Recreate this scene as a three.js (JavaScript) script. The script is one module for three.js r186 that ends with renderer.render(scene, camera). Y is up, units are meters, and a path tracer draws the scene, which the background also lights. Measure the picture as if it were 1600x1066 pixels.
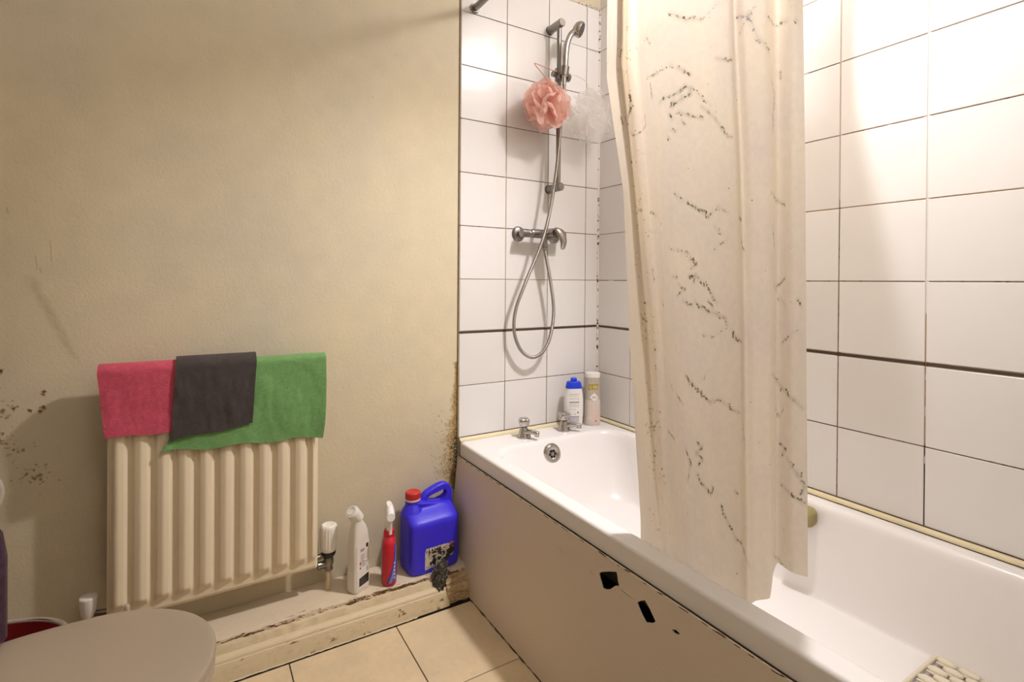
import * as THREE from 'three';
import { mergeGeometries } from 'three/addons/utils/BufferGeometryUtils.js';
import { RectAreaLightUniformsLib } from 'three/addons/lights/RectAreaLightUniformsLib.js';
import { RoundedBoxGeometry } from 'three/addons/geometries/RoundedBoxGeometry.js';

// ------------------------------------------------------------------ camera, light, exposure
const scene = new THREE.Scene();
scene.background = new THREE.Color(0x000000);
const W = 1600, H = 1066, F = 812.73;
const camera = new THREE.PerspectiveCamera(2 * Math.atan(H / 2 / F) * 180 / Math.PI, W / H, 0.02, 30);
camera.rotation.order = 'YXZ';
camera.position.set(-1.509, 1.0736, 1.7563);
camera.rotation.set(-0.00451, -0.5434, 0.00729);
camera.setViewOffset(W, H, 2.4, 89.85, W, H);          // a level camera with the lens shifted down
const renderer = new THREE.WebGLRenderer({ antialias: true });
renderer.shadowMap.enabled = true;
renderer.toneMapping = THREE.LinearToneMapping;
renderer.toneMappingExposure = 0.525;
const LAMP = { pos: [-0.13, 2.33, 0.97], cd: 2.3, down: 16, aim: [-1.3, 0, 0.33], angle: 0.74, color: 0xfff9fb };       // unseen ceiling lamp above the bath, placed to light the tap wall
const SPOT = { pos: [-0.9, 2.3, 1.2], aim: [0, 1.75, 1.3], cd: 7, angle: 0.66, color: 0xfbfbff };   // unseen spotlight on the room side of the curtain, lights the right wall

const FILL_PANEL = { pos: [-0.9, 2.415, 2.15], size: 0.6, nits: 8.5, color: 0xfff9f4 };   // added fill light, built as a ceiling panel behind the camera

// ------------------------------------------------------------------ helpers
let seed = 12345;
const rnd = () => { seed = (seed + 0x6d2b79f5) | 0; let t = Math.imul(seed ^ (seed >>> 15), 1 | seed); t = (t + Math.imul(t ^ (t >>> 7), 61 | t)) ^ t; return ((t ^ (t >>> 14)) >>> 0) / 4294967296; };
const rr = (a, b) => a + (b - a) * rnd();
const lerp = (a, b, t) => a + (b - a) * t;
const clamp = (x, a, b) => Math.min(b, Math.max(a, x));
const smooth = (a, b, x) => { const t = clamp((x - a) / (b - a), 0, 1); return t * t * (3 - 2 * t); };
const hash = (x, y, z) => { let h = Math.imul(x, 374761393) ^ Math.imul(y, 668265263) ^ Math.imul(z, 2147483647); h = Math.imul(h ^ (h >>> 13), 1274126177); return ((h ^ (h >>> 16)) >>> 0) / 4294967296; };
function vnoise(x, y, z = 0) {
  const xi = Math.floor(x), yi = Math.floor(y), zi = Math.floor(z), fx = x - xi, fy = y - yi, fz = z - zi;
  const u = fx * fx * (3 - 2 * fx), v = fy * fy * (3 - 2 * fy), w = fz * fz * (3 - 2 * fz);
  const p = (a, b, c) => hash(xi + a, yi + b, zi + c);
  const l = (c) => lerp(lerp(p(0, 0, c), p(1, 0, c), u), lerp(p(0, 1, c), p(1, 1, c), u), v);
  return w ? lerp(l(0), l(1), w) : l(0);
}
const fbm = (x, y, z = 0, o = 4) => { let s = 0, a = 0.5, n = 0; for (let i = 0; i < o; i++) { s += a * vnoise(x, y, z + i * 17); n += a; a *= 0.5; x *= 2.03; y *= 2.03; z *= 2.03; } return s / n; };

const names = new Map();
function numbered(n) { const k = names.get(n) ?? 0; names.set(n, k + 1); return k ? n + '_' + String(k).padStart(3, '0') : n; }
function mesh(name, geo, mat, parent) {
  const m = new THREE.Mesh(geo, mat); m.name = numbered(name); m.castShadow = m.receiveShadow = true; parent.add(m); return m;
}
function thing(name, label, category, [x, y, z] = [0, 0, 0], turn = 0, group) {
  const o = new THREE.Group(); o.name = numbered(name); o.position.set(x, y, z); o.rotation.y = turn;
  o.userData = { label, category }; if (group) o.userData.group = group; scene.add(o); return o;
}
function struct(name, label, category, geo, mat) {
  const o = geo ? new THREE.Mesh(geo, mat) : new THREE.Group(); o.name = numbered(name); o.castShadow = o.receiveShadow = true;
  o.userData = { kind: 'structure', label, category }; scene.add(o); return o;
}
function merge(list) {
  return mergeGeometries(list.map((g) => { g = g.index ? g.toNonIndexed() : g; for (const k of Object.keys(g.attributes)) if (!['position', 'normal', 'uv'].includes(k)) g.deleteAttribute(k); return g; }));
}
const T = (g, x, y, z) => g.translate(x, y, z);
const box = (w, h, d, x = 0, y = 0, z = 0) => T(new THREE.BoxGeometry(w, h, d), x, y, z);
const rbox = (w, h, d, r, x = 0, y = 0, z = 0, s = 3) => T(new RoundedBoxGeometry(w, h, d, s, r), x, y, z);
const cyl = (r0, r1, h, x = 0, y = 0, z = 0, n = 32) => T(new THREE.CylinderGeometry(r1, r0, h, n), x, y, z);
const V = (a) => new THREE.Vector3(...a);
function lathe(pts, n = 48) { return new THREE.LatheGeometry(pts.map((p) => new THREE.Vector2(p[0], p[1])), n); }
function between(geo, a, b) {   // geometry along +y with its origin at the foot, turned to run from a to b
  const d = V(b).sub(V(a)).normalize(), q = new THREE.Quaternion().setFromUnitVectors(new THREE.Vector3(0, 1, 0), d);
  return geo.applyQuaternion(q).translate(...a);
}
function rod(a, b, r0, r1 = r0, n = 28) { const l = V(a).distanceTo(V(b)); return between(cyl(r0, r1, l, 0, l / 2, 0, n), a, b); }
function capsule(a, b, r0, r1 = r0, n = 24) { return merge([rod(a, b, r0, r1, n), T(new THREE.SphereGeometry(r0, n, 14), ...a), T(new THREE.SphereGeometry(r1, n, 14), ...b)]); }
function tube(pts, r, seg = 80, rad = 12, tension = 0.5) {
  const c = new THREE.CatmullRomCurve3(pts.map(V), false, 'catmullrom', tension);
  return new THREE.TubeGeometry(c, seg, r, rad, false);
}
function grid(nu, nv, fn, closed = false) {   // fn(u, v) -> [x, y, z, s, t]
  const pos = [], uv = [], idx = [];
  for (let j = 0; j <= nv; j++) for (let i = 0; i <= nu; i++) { const p = fn(i / nu, j / nv); pos.push(p[0], p[1], p[2]); uv.push(p[3] ?? i / nu, p[4] ?? j / nv); }
  const w = nu + 1;
  for (let j = 0; j < nv; j++) for (let i = 0; i < nu; i++) { const a = j * w + i, b = a + 1, c = a + w, d = c + 1; idx.push(a, b, d, a, d, c); }
  const g = new THREE.BufferGeometry();
  g.setAttribute('position', new THREE.Float32BufferAttribute(pos, 3)); g.setAttribute('uv', new THREE.Float32BufferAttribute(uv, 2)); g.setIndex(idx); g.computeVertexNormals();
  if (closed) {
    const n = g.attributes.normal;
    for (let j = 0; j <= nv; j++) { const a = j * w, b = a + nu; const v = new THREE.Vector3(n.getX(a) + n.getX(b), n.getY(a) + n.getY(b), n.getZ(a) + n.getZ(b)).normalize(); n.setXYZ(a, v.x, v.y, v.z); n.setXYZ(b, v.x, v.y, v.z); }
  }
  return g;
}
// a skin of rings, each {y, x, z: half sizes, e: squareness, cx, cz}; capped at both ends
function loft(rings, n = 56, caps = [1, 1]) {
  const pt = (r, u) => {
    const a = u * Math.PI * 2, c = Math.cos(a), s = Math.sin(a), k = 2 / (r.e ?? 2);
    const px = (r.cx ?? 0) + r.x * Math.sign(c) * Math.abs(c) ** k, pz = (r.cz ?? 0) - r.z * Math.sign(s) * Math.abs(s) ** k;
    return [px, r.y + (r.sx ?? 0) * (px - (r.cx ?? 0)), pz];
  };
  const rows = rings.slice(), mid = (r, f) => ({ ...r, x: r.x * f, z: r.z * f });
  if (caps[0]) rows.unshift(mid(rings[0], 0.001), mid(rings[0], 0.6), mid(rings[0], 0.985));
  if (caps[1]) { const r = rings[rings.length - 1]; rows.push(mid(r, 0.985), mid(r, 0.6), mid(r, 0.001)); }
  const y0 = rings[0].y, y1 = rings[rings.length - 1].y;
  return grid(n, rows.length - 1, (u, v) => { const r = rows[Math.round(v * (rows.length - 1))]; return [...pt(r, u), u, (r.y - y0) / (y1 - y0)]; }, true);
}
function shapeOf(pts) { const s = new THREE.Shape(); pts.forEach((p, i) => (i ? s.lineTo(p[0], p[1]) : s.moveTo(p[0], p[1]))); s.closePath(); return s; }
function extrude(shape, depth, bevel = 0, opt = {}) { return new THREE.ExtrudeGeometry(shape, { depth, bevelEnabled: bevel > 0, bevelThickness: bevel, bevelSize: bevel, bevelSegments: 3, curveSegments: 24, ...opt }); }
function roundRect(x0, y0, x1, y1, r) {
  const s = new THREE.Shape();
  s.moveTo(x0 + r, y0); s.lineTo(x1 - r, y0); s.quadraticCurveTo(x1, y0, x1, y0 + r); s.lineTo(x1, y1 - r); s.quadraticCurveTo(x1, y1, x1 - r, y1);
  s.lineTo(x0 + r, y1); s.quadraticCurveTo(x0, y1, x0, y1 - r); s.lineTo(x0, y0 + r); s.quadraticCurveTo(x0, y0, x0 + r, y0); return s;
}
function metricUV(g, fu, fv) { const p = g.attributes.position, uv = g.attributes.uv; for (let i = 0; i < p.count; i++) uv.setXY(i, fu(p.getX(i), p.getY(i), p.getZ(i)), fv(p.getX(i), p.getY(i), p.getZ(i))); return g; }

// ------------------------------------------------------------------ textures
const canvas = (w, h) => { const c = document.createElement('canvas'); c.width = w; c.height = h; return c; };
function canvasTex(c, rep = false) { const t = new THREE.CanvasTexture(c); t.colorSpace = THREE.SRGBColorSpace; t.wrapS = t.wrapT = rep ? THREE.RepeatWrapping : THREE.ClampToEdgeWrapping; return t; }
function dataTex(n, fn, srgb = false) {   // tiling texture from fn(x, y) -> 0..255 or [r, g, b]
  const d = new Uint8Array(n * n * 4);
  for (let y = 0; y < n; y++) for (let x = 0; x < n; x++) { const v = fn(x, y), a = Array.isArray(v) ? v : [v, v, v], o = (y * n + x) * 4; d[o] = clamp(a[0], 0, 255); d[o + 1] = clamp(a[1], 0, 255); d[o + 2] = clamp(a[2], 0, 255); d[o + 3] = 255; }
  const t = new THREE.DataTexture(d, n, n); t.wrapS = t.wrapT = THREE.RepeatWrapping; t.magFilter = THREE.LinearFilter; t.minFilter = THREE.LinearFilter; if (srgb) t.colorSpace = THREE.SRGBColorSpace; t.needsUpdate = true; return t;
}
const tileable = (n, f, o = 4) => (x, y) => { const u = x / n, v = y / n, b = (p, q) => fbm(p * f, q * f, 3, o); return lerp(lerp(b(u, v), b(u - 1, v), u), lerp(b(u, v - 1), b(u - 1, v - 1), u), v); };
const grain = (() => { const f = tileable(256, 40, 3); return dataTex(256, (x, y) => 255 * f(x, y)); })();
const wavy = (() => { const f = tileable(256, 4, 2); return dataTex(256, (x, y) => 255 * f(x, y)); })();
const terry = dataTex(256, (x, y) => 110 + 110 * hash(x >> 1, y >> 1, 5) + 40 * hash(x, y, 7));
const terryTone = dataTex(256, (x, y) => 205 + 50 * (0.6 * hash(x >> 1, y >> 1, 5) + 0.4 * vnoise(x / 16, y / 16, 2)), true);
const rep = (t, u, v = u) => { const c = t.clone(); c.repeat.set(u, v); c.needsUpdate = true; return c; };

// ------------------------------------------------------------------ materials
const std = (color, roughness, o = {}) => new THREE.MeshStandardMaterial({ color: new THREE.Color(color), roughness, ...o });
const phys = (color, roughness, o = {}) => new THREE.MeshPhysicalMaterial({ color: new THREE.Color(color), roughness, ...o });
const M = {
  chrome: std('#b9b5b0', 0.16, { metalness: 1 }),
  dullChrome: std('#8f8a84', 0.33, { metalness: 1 }),
  darkHole: std('#14110e', 0.8),
  ceramic: ['#e9e5e1', '#e6e2dd', '#ebe8e4'].map((c) => phys(c, 0.24, { bumpMap: rep(wavy, 5), bumpScale: 0.0012 })),
  acrylic: phys('#f1edea', 0.22),
  panel: std('#dfd0bd', 0.55, { bumpMap: rep(grain, 6), bumpScale: 0.0004 }),
  trim: std('#e2d3ac', 0.45),
  cream: std('#e7d7b9', 0.4),
  whitePlastic: std('#ece6da', 0.4),
};

// ------------------------------------------------------------------ the room
// painted wall with stains and mould, one picture for the wall's whole face (x -2.3..0, y 0..2.42)
const WX0 = -2.3, WX1 = 0.1, CEIL = 2.42;
function blot(c, x, y, r, col, n, dot) { for (let i = 0; i < n; i++) { const a = rnd() * 6.283, d = r * Math.sqrt(rnd()) * rnd(); c.fillStyle = col; c.globalAlpha = rr(0.15, 0.7); c.beginPath(); c.ellipse(x + Math.cos(a) * d, y + Math.sin(a) * d, dot * rr(0.3, 1.3), dot * rr(0.3, 1.3), a, 0, 6.3); c.fill(); } c.globalAlpha = 1; }
const plasterMap = (() => {
  const n = 2048, c = canvas(n, n), g = c.getContext('2d'), im = g.createImageData(n, n);
  const base = [213, 200, 170];
  for (let y = 0; y < n; y++) for (let x = 0; x < n; x++) {
    const a = fbm(x / 210, y / 210, 1, 3) - 0.5, b = fbm(x / 40, y / 40, 9, 3) - 0.5, s = hash(x, y, 3) - 0.5, o = (y * n + x) * 4;
    const k = 1 + a * 0.07 + b * 0.04 + s * 0.03, w = a * 14;
    im.data[o] = base[0] * k; im.data[o + 1] = base[1] * k - w * 0.25; im.data[o + 2] = base[2] * k - w; im.data[o + 3] = 255;
  }
  g.putImageData(im, 0, 0);
  const px = (x) => (x - WX0) / (WX1 - WX0) * n, py = (y) => (1 - y / CEIL) * n;
  // mould by the bath corner: brown crust that thins out upwards
  for (let i = 0; i < 5200; i++) {
    const y = 0.30 + Math.pow(rnd(), 1.35) * 0.47, k = smooth(0.78, 0.40, y) * smooth(0.27, 0.38, y), w = (0.006 + 0.036 * k * k) * (0.5 + 1.1 * fbm(y * 38, 3, 0, 3)), x = -0.672 + Math.log(1 - rnd() * 0.97) * w * 0.62;
    g.globalAlpha = rr(0.06, 0.36) * clamp(1.25 + (x + 0.672) / (w * 2.4 + 0.002), 0.25, 1); g.fillStyle = ['#a07c3c', '#b08a48', '#7e5f2e', '#bb9c60', '#5c431f'][Math.floor(rnd() * 5)];
    g.beginPath(); g.ellipse(px(x), py(y), rr(0.8, 4), rr(1, 5.5), rnd() * 3, 0, 6.3); g.fill();
  }
  for (let i = 0; i < 620; i++) { const y = 0.435 + (rnd() + rnd() - 1) * 0.1, x = -0.672 + Math.log(1 - rnd() * 0.96) * 0.009; g.globalAlpha = rr(0.2, 0.85); g.fillStyle = rnd() < 0.74 ? '#231c11' : '#e3d7bb'; g.beginPath(); g.ellipse(px(x), py(y), rr(0.6, 2.4), rr(0.6, 2.8), 0, 0, 6.3); g.fill(); }
  for (let i = 0; i < 90; i++) { g.globalAlpha = rr(0.15, 0.55); g.fillStyle = '#5d4c28'; g.beginPath(); g.ellipse(px(-0.685 - Math.pow(rnd(), 1.5) * 0.1), py(rr(0.34, 0.62)), rr(0.6, 2), rr(0.6, 2.4), 0, 0, 6.3); g.fill(); }
  // brown spots and mould at the left end above the basin bin
  for (const [x, y, r, k] of [[-1.945, 0.79, 0.03, 26], [-1.95, 0.70, 0.05, 60], [-1.93, 0.665, 0.045, 60], [-1.9, 0.64, 0.05, 30], [-1.86, 0.56, 0.055, 60], [-1.92, 0.74, 0.04, 34]]) { blot(g, px(x), py(y), r * 850, '#7d604a', k >> 1, 3.0); blot(g, px(x), py(y), r * 800, '#5f5244', k >> 2, 2.0); }
  for (const [x, y] of [[-1.843, 0.78], [-1.845, 0.74], [-1.85, 0.73], [-1.87, 0.735], [-1.9, 0.745], [-1.925, 0.84]]) blot(g, px(x), py(y), 7, '#6b3f26', 14, 2.4);
  // faint scuffs and drips
  for (const [x, y, l] of [[-1.832, 1.17, 0.05], [-1.86, 1.13, 0.03], [-1.852, 1.1, 0.01], [-1.915, 1.25, 0.012], [-1.36, 1.33, 0.002], [-1.0, 1.7, 0.002], [-0.92, 1.86, 0.002], [-0.9, 1.83, 0.002]]) { g.globalAlpha = 0.25; g.strokeStyle = '#7d6340'; g.lineWidth = 2.2; g.beginPath(); g.moveTo(px(x), py(y)); g.lineTo(px(x + 0.003), py(y - l - 0.004)); g.stroke(); }
  for (let i = 0; i < 60; i++) { const t = i / 60, x = lerp(-1.87, -1.78, t) + rr(-0.006, 0.006), y = lerp(1.07, 0.86, t); g.globalAlpha = 0.022; g.fillStyle = '#7a5a34'; g.beginPath(); g.ellipse(px(x), py(y), rr(3, 12), rr(8, 24), -0.5, 0, 6.3); g.fill(); }
  g.globalAlpha = 1; return canvasTex(c);
})();
const plaster = std('#ffffff', 0.62, { map: plasterMap, bumpMap: rep(grain, 14), bumpScale: 0.0006 });
const paint = std('#e6dfd3', 0.65, { bumpMap: rep(grain, 10), bumpScale: 0.0006 });
const whitePaint = std('#eeebe6', 0.7);

const wallBack = struct('wall_back', 'cream painted bathroom wall with brown mould by the bath corner, tiled above the taps', 'wall',
  metricUV(box(WX1 - WX0, CEIL, 0.1, (WX0 + WX1) / 2, CEIL / 2, -0.056), (x) => (x - WX0) / (WX1 - WX0), (x, y) => y / CEIL), plaster);
const wallRight = struct('wall_right', 'white square-tiled wall along the bath with a dark border strip', 'wall', box(0.1, CEIL, 2.95, 0.056, CEIL / 2, 1.425), whitePaint);
struct('wall_left', 'cream painted wall behind the toilet', 'wall', box(0.1, CEIL, 2.95, -2.35, CEIL / 2, 1.425), paint);
struct('wall_front', 'cream painted wall behind the camera', 'wall', box(2.5, CEIL, 0.1, -1.1, CEIL / 2, 2.85), paint);
struct('ceiling', 'white painted bathroom ceiling', 'ceiling', box(2.6, 0.1, 3.1, -1.1, CEIL + 0.05, 1.4), whitePaint);
const floor = struct('floor', 'beige tiled bathroom floor with dark joints', 'floor', box(2.5, 0.1, 3, -1.1, -0.0535, 1.35), std('#3a2f24', 0.9));

// tiles
function tileGeo(w, h, t, b) {
  const x = w / 2, y = h / 2, o = [[-x, -y, 0], [x, -y, 0], [x, y, 0], [-x, y, 0]], m = o.map(([a, c]) => [a, c, t - b]), f = o.map(([a, c]) => [a - Math.sign(a) * b, c - Math.sign(c) * b, t]);
  const pos = [], uv = [], quad = (a, c, d, e) => { for (const p of [a, c, d, a, d, e]) { pos.push(...p); uv.push(p[0] + x, p[1] + y); } };
  quad(...f); for (let i = 0; i < 4; i++) { const j = (i + 1) % 4; quad(m[i], m[j], f[j], f[i]); quad(o[i], o[j], m[j], m[i]); }
  const g = new THREE.BufferGeometry(); g.setAttribute('position', new THREE.Float32BufferAttribute(pos, 3)); g.setAttribute('uv', new THREE.Float32BufferAttribute(uv, 2)); g.computeVertexNormals(); return g;
}
const geoCache = new Map();
const tileOf = (w, h, t, b) => { const k = [w, h, t, b].map((v) => v.toFixed(4)).join(); if (!geoCache.has(k)) geoCache.set(k, tileGeo(w, h, t, b)); return geoCache.get(k); };
const ROWS = [0.487, 0.68, 0.88, 1.08, 1.28, 1.48, 1.68, 1.88, 2.08, 2.262], STRIP = 0.0045, GAP = 0.0028;
const strip = std('#4a3a2f', 0.35);
function tileWall(parent, cols, place) {
  for (let i = 0; i + 1 < cols.length; i++) for (let j = 0; j + 1 < ROWS.length; j++) {
    const y0 = ROWS[j] + (j === 2 ? STRIP : 0) + GAP / 2, y1 = ROWS[j + 1] - (j === 1 ? STRIP : 0) - GAP / 2, w = cols[i + 1] - cols[i] - GAP;
    const m = mesh('tile', tileOf(w, y1 - y0, 0.006, 0.0011), M.ceramic[Math.floor(rnd() * 3)], parent);
    place(m, (cols[i] + cols[i + 1]) / 2, (y0 + y1) / 2); m.rotation.x += rr(-0.0016, 0.0016); m.rotation.y += rr(-0.002, 0.002);
    if (j === 2) { const s = mesh('border_strip', tileOf(w + GAP - 0.0012, STRIP * 2 - 0.0016, 0.0052, 0.001), strip, parent); place(s, (cols[i] + cols[i + 1]) / 2, ROWS[2]); }
  }
}
// grout behind the tiles, with its brown and black mould drawn joint by joint
function groutTex(u0, u1, joints) {
  const s = 700, w = Math.round((u1 - u0) * s), h = Math.round(1.8 * s), c = canvas(w, h), g = c.getContext('2d');
  g.fillStyle = '#d9cdbf'; g.fillRect(0, 0, w, h);
  const X = (u) => (u - u0) * s, Y = (y) => (2.27 - y) * s;
  for (const [a, b, p, q, col, cover = 1, wd = 5] of joints) {
    const L = Math.hypot((p - a) * s, (q - b) * s), n = Math.ceil(L / 3);
    for (let i = 0; i < n; i++) {
      const t = i / n, x = X(lerp(a, p, t)), y = Y(lerp(b, q, t));
      if (vnoise(i / 9, a * 50 + b * 31) > cover) continue;
      g.fillStyle = col; g.globalAlpha = rr(0.55, 1); g.fillRect(x - wd / 2, y - wd / 2, wd + 1, wd + 1);
      if (rnd() < 0.05 && col[1] < 'a') { g.fillStyle = '#2a1c12'; g.fillRect(x - 3, y - 3, 6, 6); }
    }
  }
  g.globalAlpha = 1; return canvasTex(c);
}
const cB = [-0.67, -0.471, -0.27, -0.071, -0.0015];
{
  const J = [], k = '#2b211a', br = '#8a6440', tan = '#c2a683';
  const hz = (y, col, cover, a = -0.67, b = 0) => J.push([a, y, b, y, col, cover]);
  hz(2.262, '#5a4636', 0.6); hz(2.08, k, 0.95, -0.63, -0.27); hz(2.08, k, 0.62, -0.27, 0); hz(1.88, k, 1, -0.66, -0.27); hz(1.88, k, 0.6, -0.2, 0); hz(1.68, '#6b4b33', 0.9); hz(1.48, br, 0.9); hz(1.28, br, 0.9); hz(1.28, '#3a2a1e', 0.5, -0.58, -0.4); hz(1.08, tan, 1); hz(0.68, br, 0.85); hz(0.487, '#5c4024', 0.8);
  for (const [x, a] of [[-0.471, br], [-0.27, '#4d3a2c'], [-0.071, '#4d3a2c']]) { J.push([x, 2.26, x, 1.5, a, 0.9]); J.push([x, 1.5, x, 0.68, x < -0.3 ? tan : br, 0.9]); J.push([x, 0.68, x, 0.48, '#6d5034', 0.8]); }
  const g = mesh('grout', metricUV(box(0.672, 1.79, 0.0035, -0.336, 1.375, -0.00475), (x) => (x + 0.672) / 0.672, (x, y) => (y - 0.47) / 1.8), std('#ffffff', 0.85, { map: groutTex(-0.672, 0, J) }), wallBack);
  tileWall(wallBack, cB, (m, u, y) => m.position.set(u, y, -0.006));
}
const cR = [0.002, 0.2, 0.4, 0.6, 0.8, 1.0, 1.2, 1.4, 1.6, 1.8, 2.0, 2.2, 2.4, 2.6, 2.79];
{
  const J = [], br = '#8a6440', tan = '#b99a72', dk = '#4a3320';
  const hz = (y, col, cover, a = 0, b = 2.8) => J.push([a, y, b, y, col, cover]);
  hz(2.08, tan, 0.8); hz(1.88, '#4d3a2c', 0.55, 0, 0.4); hz(1.88, tan, 0.9, 0.4, 2.8); hz(1.68, '#5c4430', 0.7, 0, 1); hz(1.68, '#a58a6b', 1, 1, 2.8); hz(1.48, '#8f7148', 0.9); hz(1.28, tan, 0.9); hz(1.08, br, 0.8, 0, 1.15); hz(1.08, '#77634f', 1, 1.15, 2.8); hz(0.68, br, 1, 0, 1.2); hz(0.68, '#4f3a26', 0.6, 0.9, 1.15); hz(0.68, '#77634f', 1, 1.2, 2.8);
  for (const z of [0.2, 0.4, 0.6, 0.8, 1.4, 1.6, 1.8, 2.0, 2.2, 2.4, 2.6]) { J.push([z, 2.26, z, 1.08, '#d9cdbf', 1]); J.push([z, 1.08, z, 0.49, br, 0.8]); }
  J.push([1.0, 2.26, 1.0, 1.3, '#cdbda6', 1]); J.push([1.0, 1.3, 1.0, 0.49, br, 1]); J.push([1.0, 1.0, 1.0, 0.92, dk, 0.7]); J.push([1.2, 2.26, 1.2, 1.0, '#efe8e0', 1]); J.push([1.2, 1.0, 1.2, 0.68, tan, 0.9]); J.push([1.2, 0.68, 1.2, 0.49, '#33241a', 0.95, 7]);
  mesh('grout', metricUV(box(0.0035, 1.79, 2.8, 0.00475, 1.375, 1.4), (x, y, z) => z / 2.8, (x, y) => (y - 0.47) / 1.8), std('#ffffff', 0.85, { map: groutTex(0, 2.8, J) }), wallRight);
  tileWall(wallRight, cR, (m, u, y) => { m.position.set(0.006, y, u); m.rotation.y = -Math.PI / 2; });
}
// sealant beads: white with black mould dots in the tiled corner, cream beside the painted wall, stained on top of the tiles
function sealTex(base, dots, n) {
  const c = canvas(64, 1024), g = c.getContext('2d'); g.fillStyle = base; g.fillRect(0, 0, 64, 1024);
  for (let i = 0; i < n; i++) { g.globalAlpha = rr(0.4, 1); g.fillStyle = dots[Math.floor(rnd() * dots.length)]; const y = rnd() * 1024, k = vnoise(y / 26, 4) * 0.6 + vnoise(y / 7, 9) * 0.4; if (k < 0.44) continue; g.beginPath(); g.ellipse(rnd() * 64, y, rr(4, 14), rr(0.8, 3), 0, 0, 6.3); g.fill(); }
  return canvasTex(c, true);
}
{
  const sealer = std('#ffffff', 0.5, { map: sealTex('#e9e2d6', ['#1a1410', '#2c2018', '#8a6a48'], 420) });
  mesh('sealant', T(rod([0, 0.49, 0], [0, 2.26, 0], 0.0055), 0, 0, 0), sealer, wallBack);
  const side = std('#ffffff', 0.6, { map: sealTex('#7d6a44', ['#5d4a2a', '#6b5330', '#a08a5c'], 200) });
  mesh('sealant', rod([-0.6722, 0.44, -0.005], [-0.6722, 2.26, -0.005], 0.0028), side, wallBack);
  const top = std('#ffffff', 0.7, { map: sealTex('#d8cbb8', ['#3b2a1c', '#6a4a30', '#8c6b4a'], 520) });
  mesh('sealant', rod([-0.67, 2.264, -0.001], [0, 2.264, -0.001], 0.006), top, wallBack);
}
// floor tiles
{
  const mk = (s) => { const f = tileable(256, 5, 4), q = tileable(256, 30, 3); return dataTex(256, (x, y) => { const a = f((x + s * 37) % 256, y), b = q(x, (y + s * 51) % 256), k = 0.9 + a * 0.14 + b * 0.08; return [214 * k, 193 * k, 160 * k - a * 6]; }, true); };
  const mats = [0, 1, 2].map((s) => std('#ffffff', 0.38, { map: rep(mk(s), 2.6), bumpMap: rep(grain, 8), bumpScale: 0.0003 }));
  const S = 0.3085, g = tileOf(S - 0.003, S - 0.003, 0.0035, 0.001);
  for (let i = -4; i <= 1; i++) for (let j = 0; j < 9; j++) {
    const x = -0.974 + (i + 0.5) * S, z = 0.2 + (j + 0.5) * S; if (z > 2.75) continue;
    const m = mesh('floor_tile', g, mats[Math.floor(rnd() * 3)], floor); m.rotation.x = -Math.PI / 2; m.position.set(x, -0.0035, z); m.rotation.z = Math.floor(rnd() * 4) * Math.PI / 2;
  }
}
// quarter-round trims where the tiles meet the bath
function quarter(r) { const s = new THREE.Shape(); s.moveTo(0, 0); s.lineTo(r, 0); s.absarc(0, 0, r, 0, Math.PI / 2, false); s.closePath(); return s; }
const trimMat = (() => { const f = tileable(128, 6, 3); return std('#ffffff', 0.45, { map: dataTex(128, (x, y) => { const k = 0.9 + 0.16 * f(x, y); return [229 * k, 216 * k, 182 * k - 10 * f(y, x)]; }, true) }); })();
{
  trimMat.side = THREE.DoubleSide;
  const bead = (len, at) => grid(40, 8, (u, v) => { const a = v * Math.PI / 2; return [...at(u * len, 0.013 * Math.cos(a), 0.4745 + 0.013 * Math.sin(a)), v * 0.2, u * len * 2]; });
  const t1 = struct('trim_1', 'cream quarter-round trim between taps and tiles', 'trim');
  mesh('bead', bead(0.668, (l, d, y) => [-l, y, d]), trimMat, t1);
  const t2 = struct('trim_2', 'cream quarter-round trim along the bath under the right tiles, dark mould lines beside it', 'trim');
  mesh('bead', bead(1.7, (l, d, y) => [-d, y, l]), trimMat, t2);
  const grime = std('#4a3822', 0.9);
  const line = (a0, b0, n) => { const pts = []; for (let i = 0; i <= n; i++) { const t = i / n; pts.push([lerp(a0[0], b0[0], t), lerp(a0[1], b0[1], t) + rr(-0.0006, 0.0006), lerp(a0[2], b0[2], t)]); } return tube(pts, 0.0011, n * 3, 5); };
  mesh('grime_line', line([-0.0135, 0.4755, 0.02], [-0.0135, 0.4755, 1.69], 60), grime, t2); mesh('grime_line', line([-0.002, 0.4885, 0.02], [-0.002, 0.4885, 1.69], 60), grime, t2);
  mesh('grime_line', line([-0.664, 0.4885, 0.002], [-0.02, 0.4885, 0.002], 40), grime, t1);
}

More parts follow.
